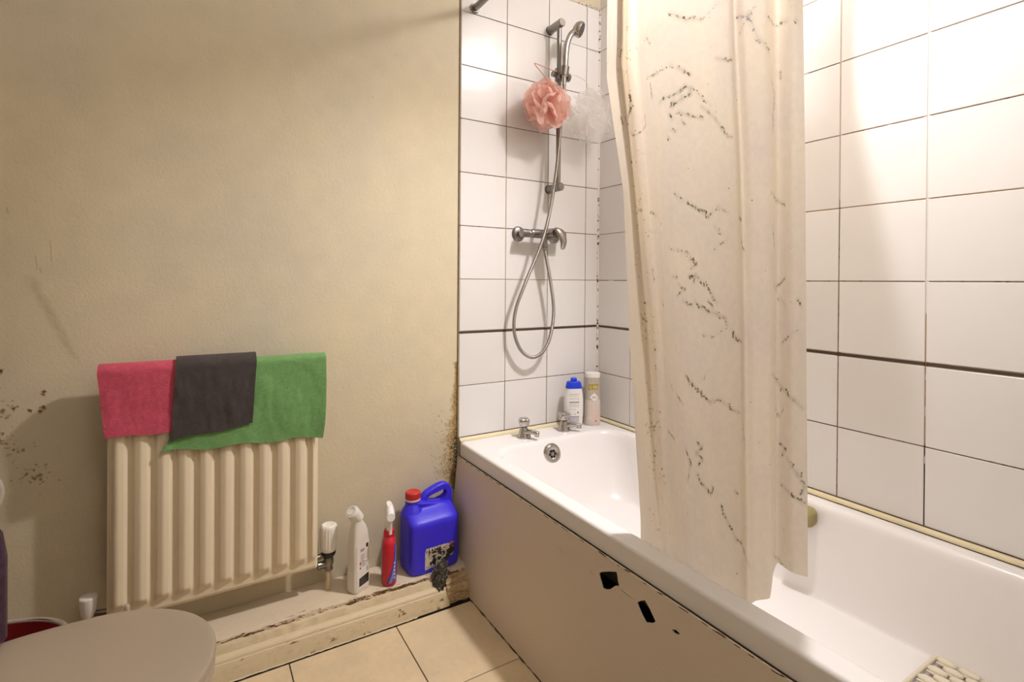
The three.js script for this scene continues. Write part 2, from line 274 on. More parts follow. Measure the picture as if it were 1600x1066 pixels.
// ------------------------------------------------------------------ pipe boxing under the radiator with its skirting
{
  const b = struct('baseboard_back', 'low painted pipe boxing with chipped moulded skirting under the radiator', 'baseboard');
  const X0 = -2.29, X1 = -0.7;
  const pts = [[X0, 0.0], [X1, 0.0]];
  for (let i = 0; i <= 160; i++) { const x = lerp(X1, X0, i / 160); let z = 0.147 + (fbm(x * 40, 2, 0, 3) - 0.5) * 0.012; if (x > -0.79) z -= 0.012 * fbm(x * 60, 9) * smooth(-0.79, -0.72, x); pts.push([x, z]); }
  const chip = (() => {
    const w = 2048, h = 256, c = canvas(w, h), g = c.getContext('2d'); g.fillStyle = '#dccbb0'; g.fillRect(0, 0, w, h);
    for (let i = 0; i < 5000; i++) { g.globalAlpha = rr(0.03, 0.12); g.fillStyle = rnd() < 0.5 ? '#b79d78' : '#efe2cc'; g.beginPath(); g.ellipse(rnd() * w, rnd() * h, rr(1, 10), rr(1, 4), 0, 0, 6.3); g.fill(); }
    // flaked paint: bare brown wood with ragged edges along the front, heavier near the bottles
    for (let x = 0; x < w; x += 2) for (let y = h * 0.8; y < h; y += 2) { const X = x / w * 1.6 - 2.29, d = y - h * 0.915, n = fbm(x / 34, y / 7, 1, 4), t = lerp(0.5, 0.4, smooth(-1.5, -1.0, X)) + (d < 0 ? -d / 34 : d / 60); if (n < t) continue; g.globalAlpha = 1; g.fillStyle = ['#5b4026', '#7a5733', '#3c2a18', '#8d6a42'][Math.floor(fbm(x / 9, y / 3, 7) * 3.99)]; g.fillRect(x, y, 2, 2); }
    for (let i = 0; i < 90; i++) { const x = (-0.78 - 0.62 * Math.pow(rnd(), 1.6) + 2.29) / 1.6 * w; g.globalAlpha = rr(0.5, 1); g.fillStyle = rnd() < 0.5 ? '#6b4a2b' : '#e9dcc6'; g.beginPath(); const y = h * (0.91 - 0.14 * Math.pow(rnd(), 2)); g.moveTo(x, y); for (let q = 0; q < 6; q++) g.lineTo(x + rr(-22, 22), y + rr(-5, 5)); g.fill(); }
    g.globalAlpha = 1; return canvasTex(c);
  })();
  const top = extrude(shapeOf(pts), 0.014, 0.0012).rotateX(Math.PI / 2); // y runs down from the top face
  metricUV(top, (x) => (x - X0) / 1.6, (x, y, z) => 1 - (z - 0.6 * y) / 0.165);
  mesh('ledge_board', T(top, 0, 0.089, -0.004), std('#ffffff', 0.6, { map: chip, bumpMap: rep(grain, 3), bumpScale: 0.0008 }), b);
  // skirting: ogee profile (z, y), lofted along x with a ragged top edge and a dark gap above the floor
  const prof = [[0.118, 0.0015], [0.194, 0.0015], [0.194, 0.0015], [0.1875, 0.03], [0.1815, 0.0455], [0.1815, 0.0455], [0.1785, 0.0475], [0.1782, 0.0515], [0.1782, 0.0515], [0.1755, 0.0565], [0.1705, 0.0598], [0.1655, 0.0607], [0.1655, 0.0607], [0.1622, 0.0612], [0.1622, 0.0612], [0.1575, 0.0735], [0.1545, 0.079], [0.1545, 0.079], [0.12, 0.0795]];
  const chips = (() => {
    const w = 2048, h = 256, c = canvas(w, h), g = c.getContext('2d'); g.fillStyle = '#d5c39f'; g.fillRect(0, 0, w, h);
    for (let i = 0; i < 6000; i++) { g.globalAlpha = rr(0.03, 0.12); g.fillStyle = rnd() < 0.6 ? '#9f8558' : '#ecdcb8'; g.beginPath(); g.ellipse(rnd() * w, rnd() * h, rr(1, 16), rr(1, 3), 0, 0, 6.3); g.fill(); }
    for (let x = 0; x < w; x += 2) { const X = x / w * 1.5 - 2.29, k = 2 + 15 * Math.max(0, fbm(x / 26, 3, 0, 4) - 0.3) * smooth(-1.5, -0.9, X); g.globalAlpha = 0.95; g.fillStyle = fbm(x / 14, 8) < 0.5 ? '#4d3820' : '#6b4d2c'; g.fillRect(x, 0, 2, k); if (fbm(x / 20, 12, 0, 3) > 0.52) g.fillRect(x, h - 5 - 5 * fbm(x / 8, 5), 2, 10); }
    for (let i = 0; i < 34; i++) { const x = rr(0.55, 1) * w, y = rr(0.6, 1) * h; g.globalAlpha = rr(0.5, 0.9); g.fillStyle = rnd() < 0.6 ? '#4a3620' : '#7b5a36'; g.beginPath(); g.moveTo(x, y); for (let q = 0; q < 5; q++) g.lineTo(x + rr(-20, 20), y + rr(-4, 4)); g.fill(); }
    g.globalAlpha = 1; return canvasTex(c);
  })();
  const X2 = -0.79, nx = 220;
  const sk = grid(nx, prof.length - 1, (u, v) => { const j = Math.round(v * (prof.length - 1)), x = lerp(X0, X2, u), p = prof[j]; const rag = j > 14 ? (fbm(x * 50, 5) - 0.5) * 0.006 : (fbm(x * 30, 8) - 0.5) * 0.0012; return [x, p[1] + (j > 14 ? rag : 0) + (j < 3 ? (fbm(x * 25, 3) - 0.5) * 0.004 : 0), p[0] + rag, u, v]; });
  mesh('skirting_board', sk, std('#ffffff', 0.5, { map: chips }), b);
  // end face and the broken, bare-wood stretch next to the bath
  mesh('skirting_end', T(extrude(shapeOf(prof.map((p) => [p[0], p[1]])), 0.002).rotateY(-Math.PI / 2), -0.79, 0, 0), std('#a07a4e', 0.8), b);
  const wood = (() => { const c = canvas(512, 256), g = c.getContext('2d'); g.fillStyle = '#bca078'; g.fillRect(0, 0, 512, 256); for (let i = 0; i < 1400; i++) { g.globalAlpha = rr(0.1, 0.5); g.fillStyle = ['#8a6b45', '#d8bb93', '#5f482e', '#cdbb96', '#c9ae85'][Math.floor(rnd() * 5)]; g.fillRect(rnd() * 512, rnd() * 256, rr(20, 120), rr(1, 6)); } g.globalAlpha = 1; return canvasTex(c); })();
  const rough = grid(60, 30, (u, v) => { const x = lerp(-0.795, -0.706, u), a = v * 1.35, y = clamp(0.004 + a * 0.075, 0, 0.0745), n = (fbm(x * 45, y * 260, 3, 4) - 0.5); let z = 0.188 - 0.03 * smooth(0.3, 1, v) + n * 0.016 - 0.02 * smooth(0.35, 0.7, u) * smooth(0.2, 0.7, v); if (v > 0.78) z = lerp(z, 0.12, (v - 0.78) / 0.22); return [x, y + n * 0.004, z, u, v]; });
  mesh('broken_wood', rough, std('#ffffff', 0.85, { map: wood, side: THREE.DoubleSide }), b);
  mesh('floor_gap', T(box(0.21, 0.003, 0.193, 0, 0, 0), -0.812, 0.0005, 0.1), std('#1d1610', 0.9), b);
  const cp = []; for (let i = 0; i <= 160; i++) cp.push([lerp(-2.28, -0.9, i / 160), 0.001 + rr(-0.0006, 0.0004), 0.1948 + rr(-0.0007, 0.0009)]);
  mesh('floor_caulk', tube(cp, 0.0019, 480, 6), std('#ddcdb0', 0.7), b);
}

// ------------------------------------------------------------------ bath
const bath = thing('bathtub', 'white acrylic bathtub in the tiled corner with a cracked and holed side panel', 'bathtub');
{
  const n = 28;
  const ring = (x0, x1, z0, z1, r, y) => { // rounded rectangle, counter-clockwise seen from above, same point count for all
    const p = [], C = [[x1 - r, z0 + r, -Math.PI / 2], [x1 - r, z1 - r, 0], [x0 + r, z1 - r, Math.PI / 2], [x0 + r, z0 + r, Math.PI]];
    for (let q = 0; q < 4; q++) { const [cx, cz, a0] = C[q]; for (let i = 0; i <= n; i++) { const a = a0 + i / n * Math.PI / 2; p.push([cx + Math.cos(a) * r, y, cz + Math.sin(a) * r]); }
      const nx = C[(q + 1) % 4], a1 = a0 + Math.PI / 2, e = [cx + Math.cos(a1) * r, cz + Math.sin(a1) * r], s = [nx[0] + Math.cos(a1) * r, nx[1] + Math.sin(a1) * r]; for (let i = 1; i < 12; i++) p.push([lerp(e[0], s[0], i / 12), y, lerp(e[1], s[1], i / 12)]); }
    p.push(p[0]); return p;
  };
  const A = [-0.667, -0.001, 0.0015, 1.705], I = [-0.611, -0.052, 0.146, 1.63], B = [-0.505, -0.105, 0.30, 1.47];
  const mix = (a, b, t) => a.map((v, i) => lerp(v, b[i], t)), off = (a, d) => [a[0] + d, a[1] - d, a[2] + d, a[3] - d];
  const R = [];
  R.push(ring(...off(A, 0.006), 0.012, 0.421), ring(...off(A, 0.001), 0.012, 0.4215), ring(...A, 0.012, 0.424), ring(...A, 0.012, 0.44), ring(...A, 0.012, 0.4645), ring(...off(A, 0.001), 0.012, 0.4685), ring(...off(A, 0.0038), 0.012, 0.472), ring(...off(A, 0.008), 0.012, 0.4737), ring(...off(A, 0.013), 0.014, 0.4742));
  R.push(ring(...off(I, -0.016), 0.105, 0.4742), ring(...off(I, -0.009), 0.1, 0.4737), ring(...off(I, -0.003), 0.097, 0.4715), ring(...off(I, 0.002), 0.094, 0.4675), ring(...off(I, 0.006), 0.092, 0.461), ring(...off(I, 0.009), 0.09, 0.452));
  const J = off(I, 0.011);
  for (const [t, y, r] of [[0.06, 0.43, 0.09], [0.2, 0.385, 0.09], [0.38, 0.33, 0.095], [0.55, 0.285, 0.1], [0.68, 0.263, 0.1], [0.8, 0.2475, 0.1], [0.92, 0.2405, 0.1], [1.05, 0.2382, 0.1]]) R.push(ring(...mix(J, B, t), r, y));
  R.push(ring(...off(B, 0.1), 0.06, 0.2378), ring(-0.31, -0.30, 0.88, 0.89, 0.004, 0.2375));
  const m = R[0].length - 1;
  const g = grid(m, R.length - 1, (u, v) => R[Math.round(v * (R.length - 1))][Math.round(u * m)], true);
  g.setIndex(Array.from(g.index.array).reverse()); g.computeVertexNormals();
  mesh('shell', g, M.acrylic, bath);
  // overflow: chrome rose with holes in the sloping tap-end wall
  const o = new THREE.Group(); o.name = 'overflow'; o.position.set(-0.36, 0.424, 0.1655); o.rotation.x = Math.PI / 2 - 0.2; o.scale.setScalar(1.22); bath.add(o);
  mesh('rim', lathe([[0.0001, 0.004], [0.014, 0.004], [0.017, 0.0075], [0.024, 0.0085], [0.029, 0.006], [0.032, 0.0005], [0.032, -0.004]]), M.chrome, o);
  const holes = [cyl(0.0035, 0.0035, 0.001, 0, 0.0045, 0, 16)]; for (let i = 0; i < 6; i++) holes.push(cyl(0.0042, 0.0042, 0.001, Math.cos(i * 1.047) * 0.0095, 0.0046, Math.sin(i * 1.047) * 0.0095, 16));
  mesh('drain_holes', merge(holes.slice(1)), M.darkHole, o); mesh('screw', cyl(0.003, 0.0026, 0.002, 0, 0.005, 0, 16), M.chrome, o);
}
// side panel with holes and cracks broken through it (shape in z, y)
{
  const t = new THREE.Group(); t.name = 'side_panel'; t.position.set(-0.675, 0.4225, 0); t.userData = { label: 'off-white side panel with two broken square holes and cracks' }; bath.add(t);
  const s = shapeOf([[0.004, -0.4215], [1.7, -0.4215], [1.7, 0], [0.004, 0]]), hole = (pts) => { const h = new THREE.Path(); pts.forEach((p, i) => (i ? h.lineTo(p[0], p[1] - 0.4225) : h.moveTo(p[0], p[1] - 0.4225))); h.closePath(); s.holes.push(h); };
  hole([[0.803, 0.374], [0.812, 0.382], [0.838, 0.395], [0.861, 0.405], [0.866, 0.396], [0.868, 0.388], [0.874, 0.379], [0.86, 0.372], [0.845, 0.357], [0.833, 0.35], [0.82, 0.347], [0.812, 0.358], [0.806, 0.366]]);
  hole([[0.929, 0.371], [0.94, 0.381], [0.952, 0.388], [0.965, 0.379], [0.985, 0.361], [0.976, 0.352], [0.958, 0.344], [0.944, 0.354], [0.934, 0.364]]);
  hole([[1.026, 0.369], [1.038, 0.374], [1.049, 0.372], [1.043, 0.367], [1.034, 0.365]]);
  const crack = (pts, w) => { const a = [], b = []; pts.forEach((p, i) => { const k = w * (i === 0 || i === pts.length - 1 ? 0.25 : rr(0.7, 1.2)); a.push([p[0] + k * 0.5, p[1] + k]); b.unshift([p[0] - k * 0.5, p[1] - k]); }); hole(a.concat(b)); };
  crack([[0.64, 0.3695], [0.652, 0.365], [0.663, 0.357], [0.69, 0.369], [0.722, 0.381]], 0.0012);
  crack([[0.727, 0.378], [0.735, 0.368], [0.745, 0.352]], 0.0007); crack([[0.769, 0.371], [0.775, 0.362], [0.79, 0.364]], 0.0013);
  crack([[0.868, 0.375], [0.886, 0.3735], [0.905, 0.3715], [0.926, 0.3735]], 0.0013); crack([[0.61, 0.372], [0.625, 0.372], [0.637, 0.3705]], 0.0004);
  const g = extrude(s, 0.003, 0.0004, { bevelSegments: 1 }).rotateY(-Math.PI / 2);   // z of the shape's x stays along +z, thickness towards -x
  const p = g.attributes.position; for (let i = 0; i < p.count; i++) { p.setX(i, p.getX(i) + 0.003 + p.getY(i) * 0.095); }   // leans out towards its foot
  g.computeVertexNormals(); metricUV(g, (x, y, z) => z, (x, y) => y);
  mesh('panel_sheet', g, M.panel, t);
  const gr = std('#4b341d', 0.9), pts = []; for (let i = 0; i <= 120; i++) pts.push([0.0005 + rr(-0.0005, 0.0008), -0.0012 + rr(-0.0008, 0.0008), 0.01 + i / 120 * 1.68]);
  mesh('grime_line', tube(pts, 0.0013, 360, 5), gr, t);
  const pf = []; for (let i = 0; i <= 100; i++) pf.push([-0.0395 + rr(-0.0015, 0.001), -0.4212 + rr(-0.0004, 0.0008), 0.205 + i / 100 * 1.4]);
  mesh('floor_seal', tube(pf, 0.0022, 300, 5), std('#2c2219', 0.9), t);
}

// taps
function tap(x, z, turn, label) {
  const t = thing('bath_tap', label, 'tap', [x, 0.4742, z], turn);
  mesh('body', merge([lathe([[0.0001, 0], [0.027, 0], [0.0275, 0.004], [0.0235, 0.01], [0.019, 0.02], [0.0165, 0.032], [0.0125, 0.036], [0.0125, 0.041], [0.0001, 0.041]], 32)]), M.chrome, t);
  const sp = grid(24, 16, (u, v) => { const a = u * 6.2832, l = v, r = lerp(0.0145, 0.0095, l), zz = 0.006 + l * 0.056, y = 0.018 + 0.009 * Math.sin(l * 2.2); return [Math.cos(a) * r * 1.05, y + Math.sin(a) * r * 0.8, zz - (v === 1 ? 0 : 0), u, v]; }, true);
  const tip = T(new THREE.SphereGeometry(0.0098, 20, 14), 0, 0.0253, 0.062), drop = cyl(0.0092, 0.0098, 0.012, 0, 0.0195, 0.0615, 20);
  mesh('spout', merge([sp, tip, drop]), M.chrome, t);
  const h = []; for (let i = 0; i < 6; i++) h.push(i); // six-lobed crystal-style head in chrome
  const rows = [[0.041, 0.012], [0.043, 0.0175], [0.05, 0.0205], [0.062, 0.0225], [0.069, 0.0205], [0.073, 0.0165], [0.0745, 0.0001]];
  mesh('handle', grid(72, rows.length - 1, (u, v) => { const a = u * 6.2832, r = rows[Math.round(v * (rows.length - 1))], k = 1 + 0.12 * Math.cos(a * 4); return [Math.cos(a) * r[1] * k, r[0], -Math.sin(a) * r[1] * k, u, v]; }, true), M.chrome, t);
}
tap(-0.428, 0.075, 0.35, 'chrome bath tap nearer the painted wall, with a square knob on top');
tap(-0.238, 0.077, 0.75, 'chrome bath tap right in front of the blue-capped white bottle');

// bottles on the bath corner
{
  const t = thing('shampoo_bottle', 'white plastic bottle with blue flip cap and small-print back label on the bath corner', 'bottle', [-0.178, 0.4742, 0.062], -0.42);
  const r = (y, x, z, e = 2.6) => ({ y, x, z, e });
  mesh('body', loft([r(0, 0.031, 0.017), r(0.003, 0.0345, 0.0195), r(0.03, 0.0375, 0.021), r(0.075, 0.0395, 0.022), r(0.11, 0.0395, 0.022), r(0.14, 0.037, 0.021), r(0.156, 0.0335, 0.02), r(0.163, 0.0325, 0.0195)], 64), phys('#f0ece8', 0.35), t);
  const cap = mesh('cap', loft([r(0.1625, 0.0335, 0.0205, 2.8), r(0.166, 0.0335, 0.0205, 2.8), r(0.186, 0.029, 0.0185, 2.8), r(0.189, 0.026, 0.0165, 2.8)], 64), phys('#1440d8', 0.35), t);
  mesh('flip_lid', rbox(0.024, 0.018, 0.018, 0.004, 0.0, 0.196, 0), phys('#1440d8', 0.35), cap);
  const c = canvas(256, 512), g = c.getContext('2d'); g.fillStyle = '#efebe6'; g.fillRect(0, 0, 256, 512);
  const row = (y, h, x0, x1, col, a) => { for (let x = x0; x < x1;) { const w = rr(6, 20); g.globalAlpha = a * rr(0.6, 1); g.fillStyle = col; g.fillRect(x, y, Math.min(w, x1 - x), h); x += w + rr(3, 6); } g.globalAlpha = 1; };
  row(24, 7, 30, 215, '#5f5a66', 0.7); row(40, 5, 30, 200, '#7a7480', 0.6); row(56, 5, 30, 210, '#7a7480', 0.6);
  for (let i = 0; i < 3; i++) row(86 + i * 13, 5, 30, 215, '#8a8490', 0.6);
  g.fillStyle = '#2b2560'; g.fillRect(28, 150, 190, 12); for (let i = 0; i < 5; i++) row(176 + i * 13, 5, 30, 218, '#7a7486', 0.7);
  for (let i = 0; i < 2; i++) row(262 + i * 13, 5, 30, 150, '#8a8496', 0.6);
  g.fillStyle = '#1d1a20'; g.fillRect(28, 344, 34, 8); g.fillStyle = '#1d1a20'; g.beginPath(); g.arc(196, 322, 15, 0.7, 5.4); g.lineTo(200, 322); g.fill(); g.fillStyle = '#77717f'; g.beginPath(); g.arc(140, 348, 9, 0, 6.3); g.fill();
  g.fillStyle = '#3c3468'; g.fillRect(28, 386, 190, 9); for (let i = 0; i < 6; i++) row(402 + i * 13, 7, 28, 216, '#5b4f8c', 0.85);
  const lab = grid(20, 12, (u, v) => { const x = lerp(-0.029, 0.027, u), y = lerp(0.018, 0.147, v), R = lerp(0.0375, 0.0395, clamp((y - 0.03) / 0.08, 0, 1)) - (y > 0.12 ? (y - 0.12) * 0.08 : 0), k = 0.0217; return [x, y, k * Math.pow(Math.max(0, 1 - Math.pow(Math.abs(x) / R, 2.6)), 1 / 2.6) + 0.0006, u, v]; });
  mesh('label', lab, std('#ffffff', 0.4, { map: canvasTex(c) }), t);
}
{
  const t = thing('lotion_bottle', 'tall pale brown and white bottle with gold mark standing in the tiled bath corner', 'bottle', [-0.082, 0.4742, 0.066], -0.5);
  const c = canvas(512, 512), g = c.getContext('2d');
  for (let y = 0; y < 512; y += 2) for (let x = 0; x < 512; x += 2) { const d = fbm(x / 60, y / 60, 2, 3), band = y + (d - 0.5) * 90 - 245 + 30 * Math.sin(x / 50); const up = band < 0; const k = 0.94 + 0.1 * fbm(x / 12, y / 12); g.fillStyle = up ? `rgb(${188 * k},${178 * k},${164 * k})` : `rgb(${218 * k},${206 * k},${196 * k})`; g.fillRect(x, y, 2, 2); }
  const o = 128 * 3; // the middle of the printed front faces local +z
  g.save(); g.translate(o, 96); g.fillStyle = '#a8933a'; g.beginPath(); g.moveTo(-48, -26); g.lineTo(54, -34); g.lineTo(46, 26); g.lineTo(-54, 34); g.fill(); g.strokeStyle = '#e9dfa8'; g.lineWidth = 5; g.beginPath(); g.arc(-22, 4, 13, 0.6, 5.6); g.stroke(); g.beginPath(); g.arc(12, 0, 12, 0, 6.3); g.moveTo(34, -14); g.lineTo(30, 14); g.stroke(); g.restore();
  g.save(); g.translate(o + 8, 206); g.fillStyle = '#f2ece4'; g.beginPath(); g.moveTo(0, -48); g.lineTo(40, 0); g.lineTo(0, 48); g.lineTo(-40, 0); g.fill(); g.strokeStyle = '#bcb0a2'; g.lineWidth = 3; g.stroke(); g.fillStyle = '#7c7468'; for (let i = 0; i < 3; i++) g.fillRect(-24 + i * 5, -9 + i * 9, 46 - i * 10, 3.4); g.restore();
  g.strokeStyle = '#e8b9a8'; g.lineWidth = 6; g.globalAlpha = 0.8; for (let i = 0; i < 5; i++) { g.beginPath(); g.moveTo(o + 20, 470); g.quadraticCurveTo(o - 10 + i * 18, 380, o - 40 + i * 30, 300 + i * 6); g.stroke(); } g.fillStyle = '#cf6a5a'; g.beginPath(); g.ellipse(o + 22, 462, 13, 9, 0.4, 0, 6.3); g.fill(); g.globalAlpha = 1;
  const r = (y, x, z) => ({ y, x, z, e: 2.4 });
  mesh('body', loft([r(0, 0.029, 0.021), r(0.003, 0.0325, 0.0235), r(0.02, 0.0335, 0.0245), r(0.09, 0.0335, 0.0245), r(0.15, 0.0325, 0.0235), r(0.196, 0.0315, 0.0225), r(0.199, 0.0305, 0.0215)], 64), phys('#ffffff', 0.35, { map: canvasTex(c) }), t);
  mesh('cap', loft([r(0.199, 0.031, 0.0225), r(0.2, 0.0322, 0.0232), r(0.216, 0.0322, 0.0232), r(0.219, 0.03, 0.0215)], 64), phys('#efe9e0', 0.35), t);
}

// ------------------------------------------------------------------ shower
{
  const t = thing('shower_riser_rail', 'grey chrome shower riser rail with end brackets and sliding handset holder on the tiles', 'shower rail', [-0.268, 0, 0]);
  mesh('rail', rod([0, 1.44, 0.066], [0, 2.115, 0.066], 0.0095), M.dullChrome, t);
  for (const y of [2.105, 1.452]) { const b = mesh('bracket', merge([rod([0, y, 0], [0, y, 0.084], 0.0165), rod([0, y, 0.0835], [0, y, 0.087], 0.0165, 0.0145), rod([0, y, 0], [0, y, 0.004], 0.019)]), M.dullChrome, t); mesh('end_cap', rod([0, y, 0.087], [0, y, 0.0876], 0.013), std('#a09a92', 0.3, { metalness: 1 }), b); }
  const s = mesh('slider', merge([rod([0, 1.878, 0.066], [0, 1.925, 0.066], 0.0165), rod([-0.032, 1.9, 0.066], [0.036, 1.9, 0.066], 0.011), rod([0, 1.9, 0.066], [0, 1.905, 0.098], 0.012), rod([0.0, 1.888, 0.1], [0.002, 1.922, 0.103], 0.0165, 0.018)]), M.dullChrome, t);
  mesh('knob', merge([rod([0.034, 1.9, 0.066], [0.05, 1.9, 0.066], 0.019, 0.017), rod([0.05, 1.9, 0.066], [0.053, 1.9, 0.066], 0.017, 0.012)]), M.dullChrome, s);
}
{
  const t = thing('hand_shower', 'chrome hand shower with curved handle parked at the top of the riser rail', 'shower head', [-0.268, 0, 0]);
  const path = new THREE.CatmullRomCurve3([[0.001, 1.868, 0.098], [0.002, 1.92, 0.103], [0.003, 1.975, 0.105], [0.01, 2.02, 0.108], [0.028, 2.056, 0.115], [0.052, 2.07, 0.127]].map(V));
  const N = 60, fr = path.computeFrenetFrames(N), rads = (v) => v < 0.07 ? 0.0085 : 0.0098 + 0.0035 * Math.sin(Math.min(1, v * 1.15) * 3.14) + 0.005 * smooth(0.72, 1, v);
  mesh('handle', grid(24, N, (u, v) => { const i = Math.round(v * N), p = path.getPointAt(v), a = u * 6.2832, r = rads(v); return [p.x + r * (Math.cos(a) * fr.normals[i].x + Math.sin(a) * fr.binormals[i].x), p.y + r * (Math.cos(a) * fr.normals[i].y + Math.sin(a) * fr.binormals[i].y), p.z + r * (Math.cos(a) * fr.normals[i].z + Math.sin(a) * fr.binormals[i].z), u, v]; }, true), M.chrome, t);
  const dir = [0.62, -0.42, 0.66], c = [0.05, 2.074, 0.124];
  const at = (d) => dir.map((v, i) => c[i] + v * d);
  const head = lathe([[0.0001, -0.02], [0.012, -0.019], [0.023, -0.013], [0.029, -0.004], [0.0315, 0.006], [0.0305, 0.013], [0.028, 0.0155], [0.0001, 0.0155]]);
  mesh('head', between(head, at(0), at(1)), M.chrome, t);
  const nz = []; for (const [r, n] of [[0.007, 6], [0.015, 12], [0.022, 18]]) for (let i = 0; i < n; i++) nz.push(T(new THREE.SphereGeometry(0.0016, 8, 6), Math.cos(i / n * 6.283) * r, 0.0162, Math.sin(i / n * 6.283) * r));
  const plate = mesh('spray_plate', between(merge([cyl(0.0265, 0.0265, 0.001, 0, 0.0158, 0, 36)]), at(0), at(1)), std('#6f6a64', 0.4, { metalness: 0.4 }), t);
  mesh('nozzles', between(merge(nz), at(0), at(1)), M.darkHole, plate).userData.kind = 'stuff';
}
{
  const t = thing('shower_mixer', 'chrome bar shower mixer with a curved lever, above the hose loop', 'shower mixer', [-0.33, 1.262, 0]);
  mesh('mixer_body', merge([capsule([-0.052, 0, 0.052], [0.06, 0, 0.052], 0.0175, 0.0175), rod([-0.075, -0.002, 0.05], [-0.05, -0.001, 0.052], 0.012, 0.0165), rod([0.058, 0, 0.052], [0.095, 0.001, 0.05], 0.0155, 0.0125)]), M.dullChrome, t);
  for (const x of [-0.084, 0.09]) { mesh('wall_elbow', merge([capsule([x, 0, 0.012], [x, 0, 0.05], 0.0125, 0.0125), lathe([[0.0001, 0.0], [0.03, 0.0], [0.029, 0.004], [0.018, 0.012], [0.0001, 0.012]], 36).rotateX(Math.PI / 2).translate(x, 0, 0), rod([x - 0.0155, 0, 0.05], [x + 0.0155, 0, 0.05], 0.0165)]), M.dullChrome, t); }
  mesh('outlet', merge([rod([0.004, -0.012, 0.052], [0.006, -0.034, 0.052], 0.0125, 0.0115), rod([0.006, -0.034, 0.052], [0.0065, -0.056, 0.052], 0.0105, 0.0115)]), M.dullChrome, t);
  mesh('cartridge_collar', rod([0.028, 0.0, 0.05], [0.036, 0.002, 0.09], 0.0235, 0.0205), M.dullChrome, t);
  const lv = grid(28, 30, (u, v) => { const a = u * 6.2832, w = lerp(0.0225, 0.0085, Math.pow(v, 1.4)) * (v > 0.93 ? Math.sqrt(Math.max(0.0001, 1 - Math.pow((v - 0.93) / 0.07, 2))) : 1) * (v < 0.12 ? Math.sqrt(clamp(v / 0.12, 0.0001, 1)) : 1); const y = 0.026 - v * 0.09, z = 0.095 + 0.022 * Math.sin(v * 2.6) , x = 0.034 + 0.02 * v + 0.006 * Math.sin(v * 3); return [x + Math.cos(a) * w, y, z + Math.sin(a) * w * 0.62, u, v]; }, true);
  mesh('lever', lv, M.chrome, t);
}
{
  const pts = [[-0.267, 1.872, 0.098], [-0.268, 1.83, 0.1], [-0.278, 1.69, 0.094], [-0.3, 1.47, 0.088], [-0.352, 1.255, 0.092], [-0.42, 1.075, 0.07], [-0.452, 0.97, 0.05], [-0.457, 0.89, 0.043], [-0.438, 0.83, 0.04], [-0.408, 0.79, 0.04], [-0.366, 0.772, 0.041], [-0.322, 0.79, 0.042], [-0.292, 0.835, 0.044], [-0.276, 0.9, 0.046], [-0.273, 0.97, 0.048], [-0.29, 1.07, 0.05], [-0.312, 1.16, 0.052], [-0.3235, 1.208, 0.052]];
  const c = new THREE.CatmullRomCurve3(pts.map(V), false, 'catmullrom', 0.5), seg = 1500, g = new THREE.TubeGeometry(c, seg, 0.0068, 10, false), p = g.attributes.position, nm = g.attributes.normal;
  for (let i = 0; i < p.count; i++) { const row = Math.floor(i / 11), d = (row % 4 === 0 ? -0.0009 : row % 4 === 2 ? 0.0005 : 0); p.setXYZ(i, p.getX(i) + nm.getX(i) * d, p.getY(i) + nm.getY(i) * d, p.getZ(i) + nm.getZ(i) * d); }
  g.computeVertexNormals();
  const t = thing('shower_hose', 'ribbed chrome shower hose hanging in a long loop from handset to mixer', 'shower hose');
  mesh('hose', g, std('#a49e97', 0.26, { metalness: 1 }), t);
  mesh('hose_nut', merge([rod([-0.3245, 1.2, 0.052], [-0.324, 1.222, 0.052], 0.0095, 0.0105)]), M.chrome, t); mesh('hose_nut', rod([-0.267, 1.85, 0.0985], [-0.267, 1.875, 0.098], 0.0085, 0.0095), M.chrome, t);
}
// bath puffs: ruffled loops of fine netting, translucent
function puff(name, label, [x, y, z], R, n, mat, squash, cordMat, cord) {
  const t = thing(name, label, 'bath sponge', [x, y, z]), list = [];
  for (let k = 0; k < n; k++) {
    const f = k / n, ph = k * 2.39996, el = Math.acos(1 - 2 * (f + 0.5 / n)), d = new THREE.Vector3(Math.sin(el) * Math.cos(ph), Math.cos(el), Math.sin(el) * Math.sin(ph)).normalize();
    const side = new THREE.Vector3(rr(-1, 1), rr(-1, 1), rr(-1, 1)).cross(d).normalize(), up = d.clone().cross(side), len = R * rr(0.86, 1.06), wid = R * rr(0.36, 0.62), dep = R * rr(0.12, 0.26), w1 = rr(0, 6), w2 = rr(2, 4);
    list.push(grid(12, 10, (u, v) => { // an open leaf-shaped fold from the core to the rim with a curling edge
      const a = (u - 0.5) * 2, l = 0.12 + 0.88 * v, w = wid * Math.pow(l, 0.8) * (v > 0.86 ? Math.sqrt(1 - Math.pow((v - 0.86) / 0.17, 2)) : 1), bow = dep * (1 - a * a) * Math.sin(v * 2.6), ruf = 0.07 * R * v * Math.sin(a * 2.1 * w2 + w1) * Math.abs(a);
      const curl = len * (1 - 0.16 * a * a * v);
      const q = d.clone().multiplyScalar(curl * l).addScaledVector(side, a * w).addScaledVector(up, bow + ruf);
      return [q.x * squash[0], q.y * squash[1], q.z * squash[2], u, v];
    }));
  }
  mesh('netting', merge(list), mat, t);
  mesh('cord', tube(cord.map((p) => [p[0] - x, p[1] - y, p[2] - z]), 0.0016, 60, 6), cordMat, t);
  return t;
}
const net = (c, tr, sh) => phys(c, 0.85, { transmission: tr, thickness: 0, side: THREE.DoubleSide, transparent: true, opacity: tr > 0.7 ? 0.36 : 0.8, sheen: 0.4, sheenColor: new THREE.Color(sh), sheenRoughness: 0.5 });
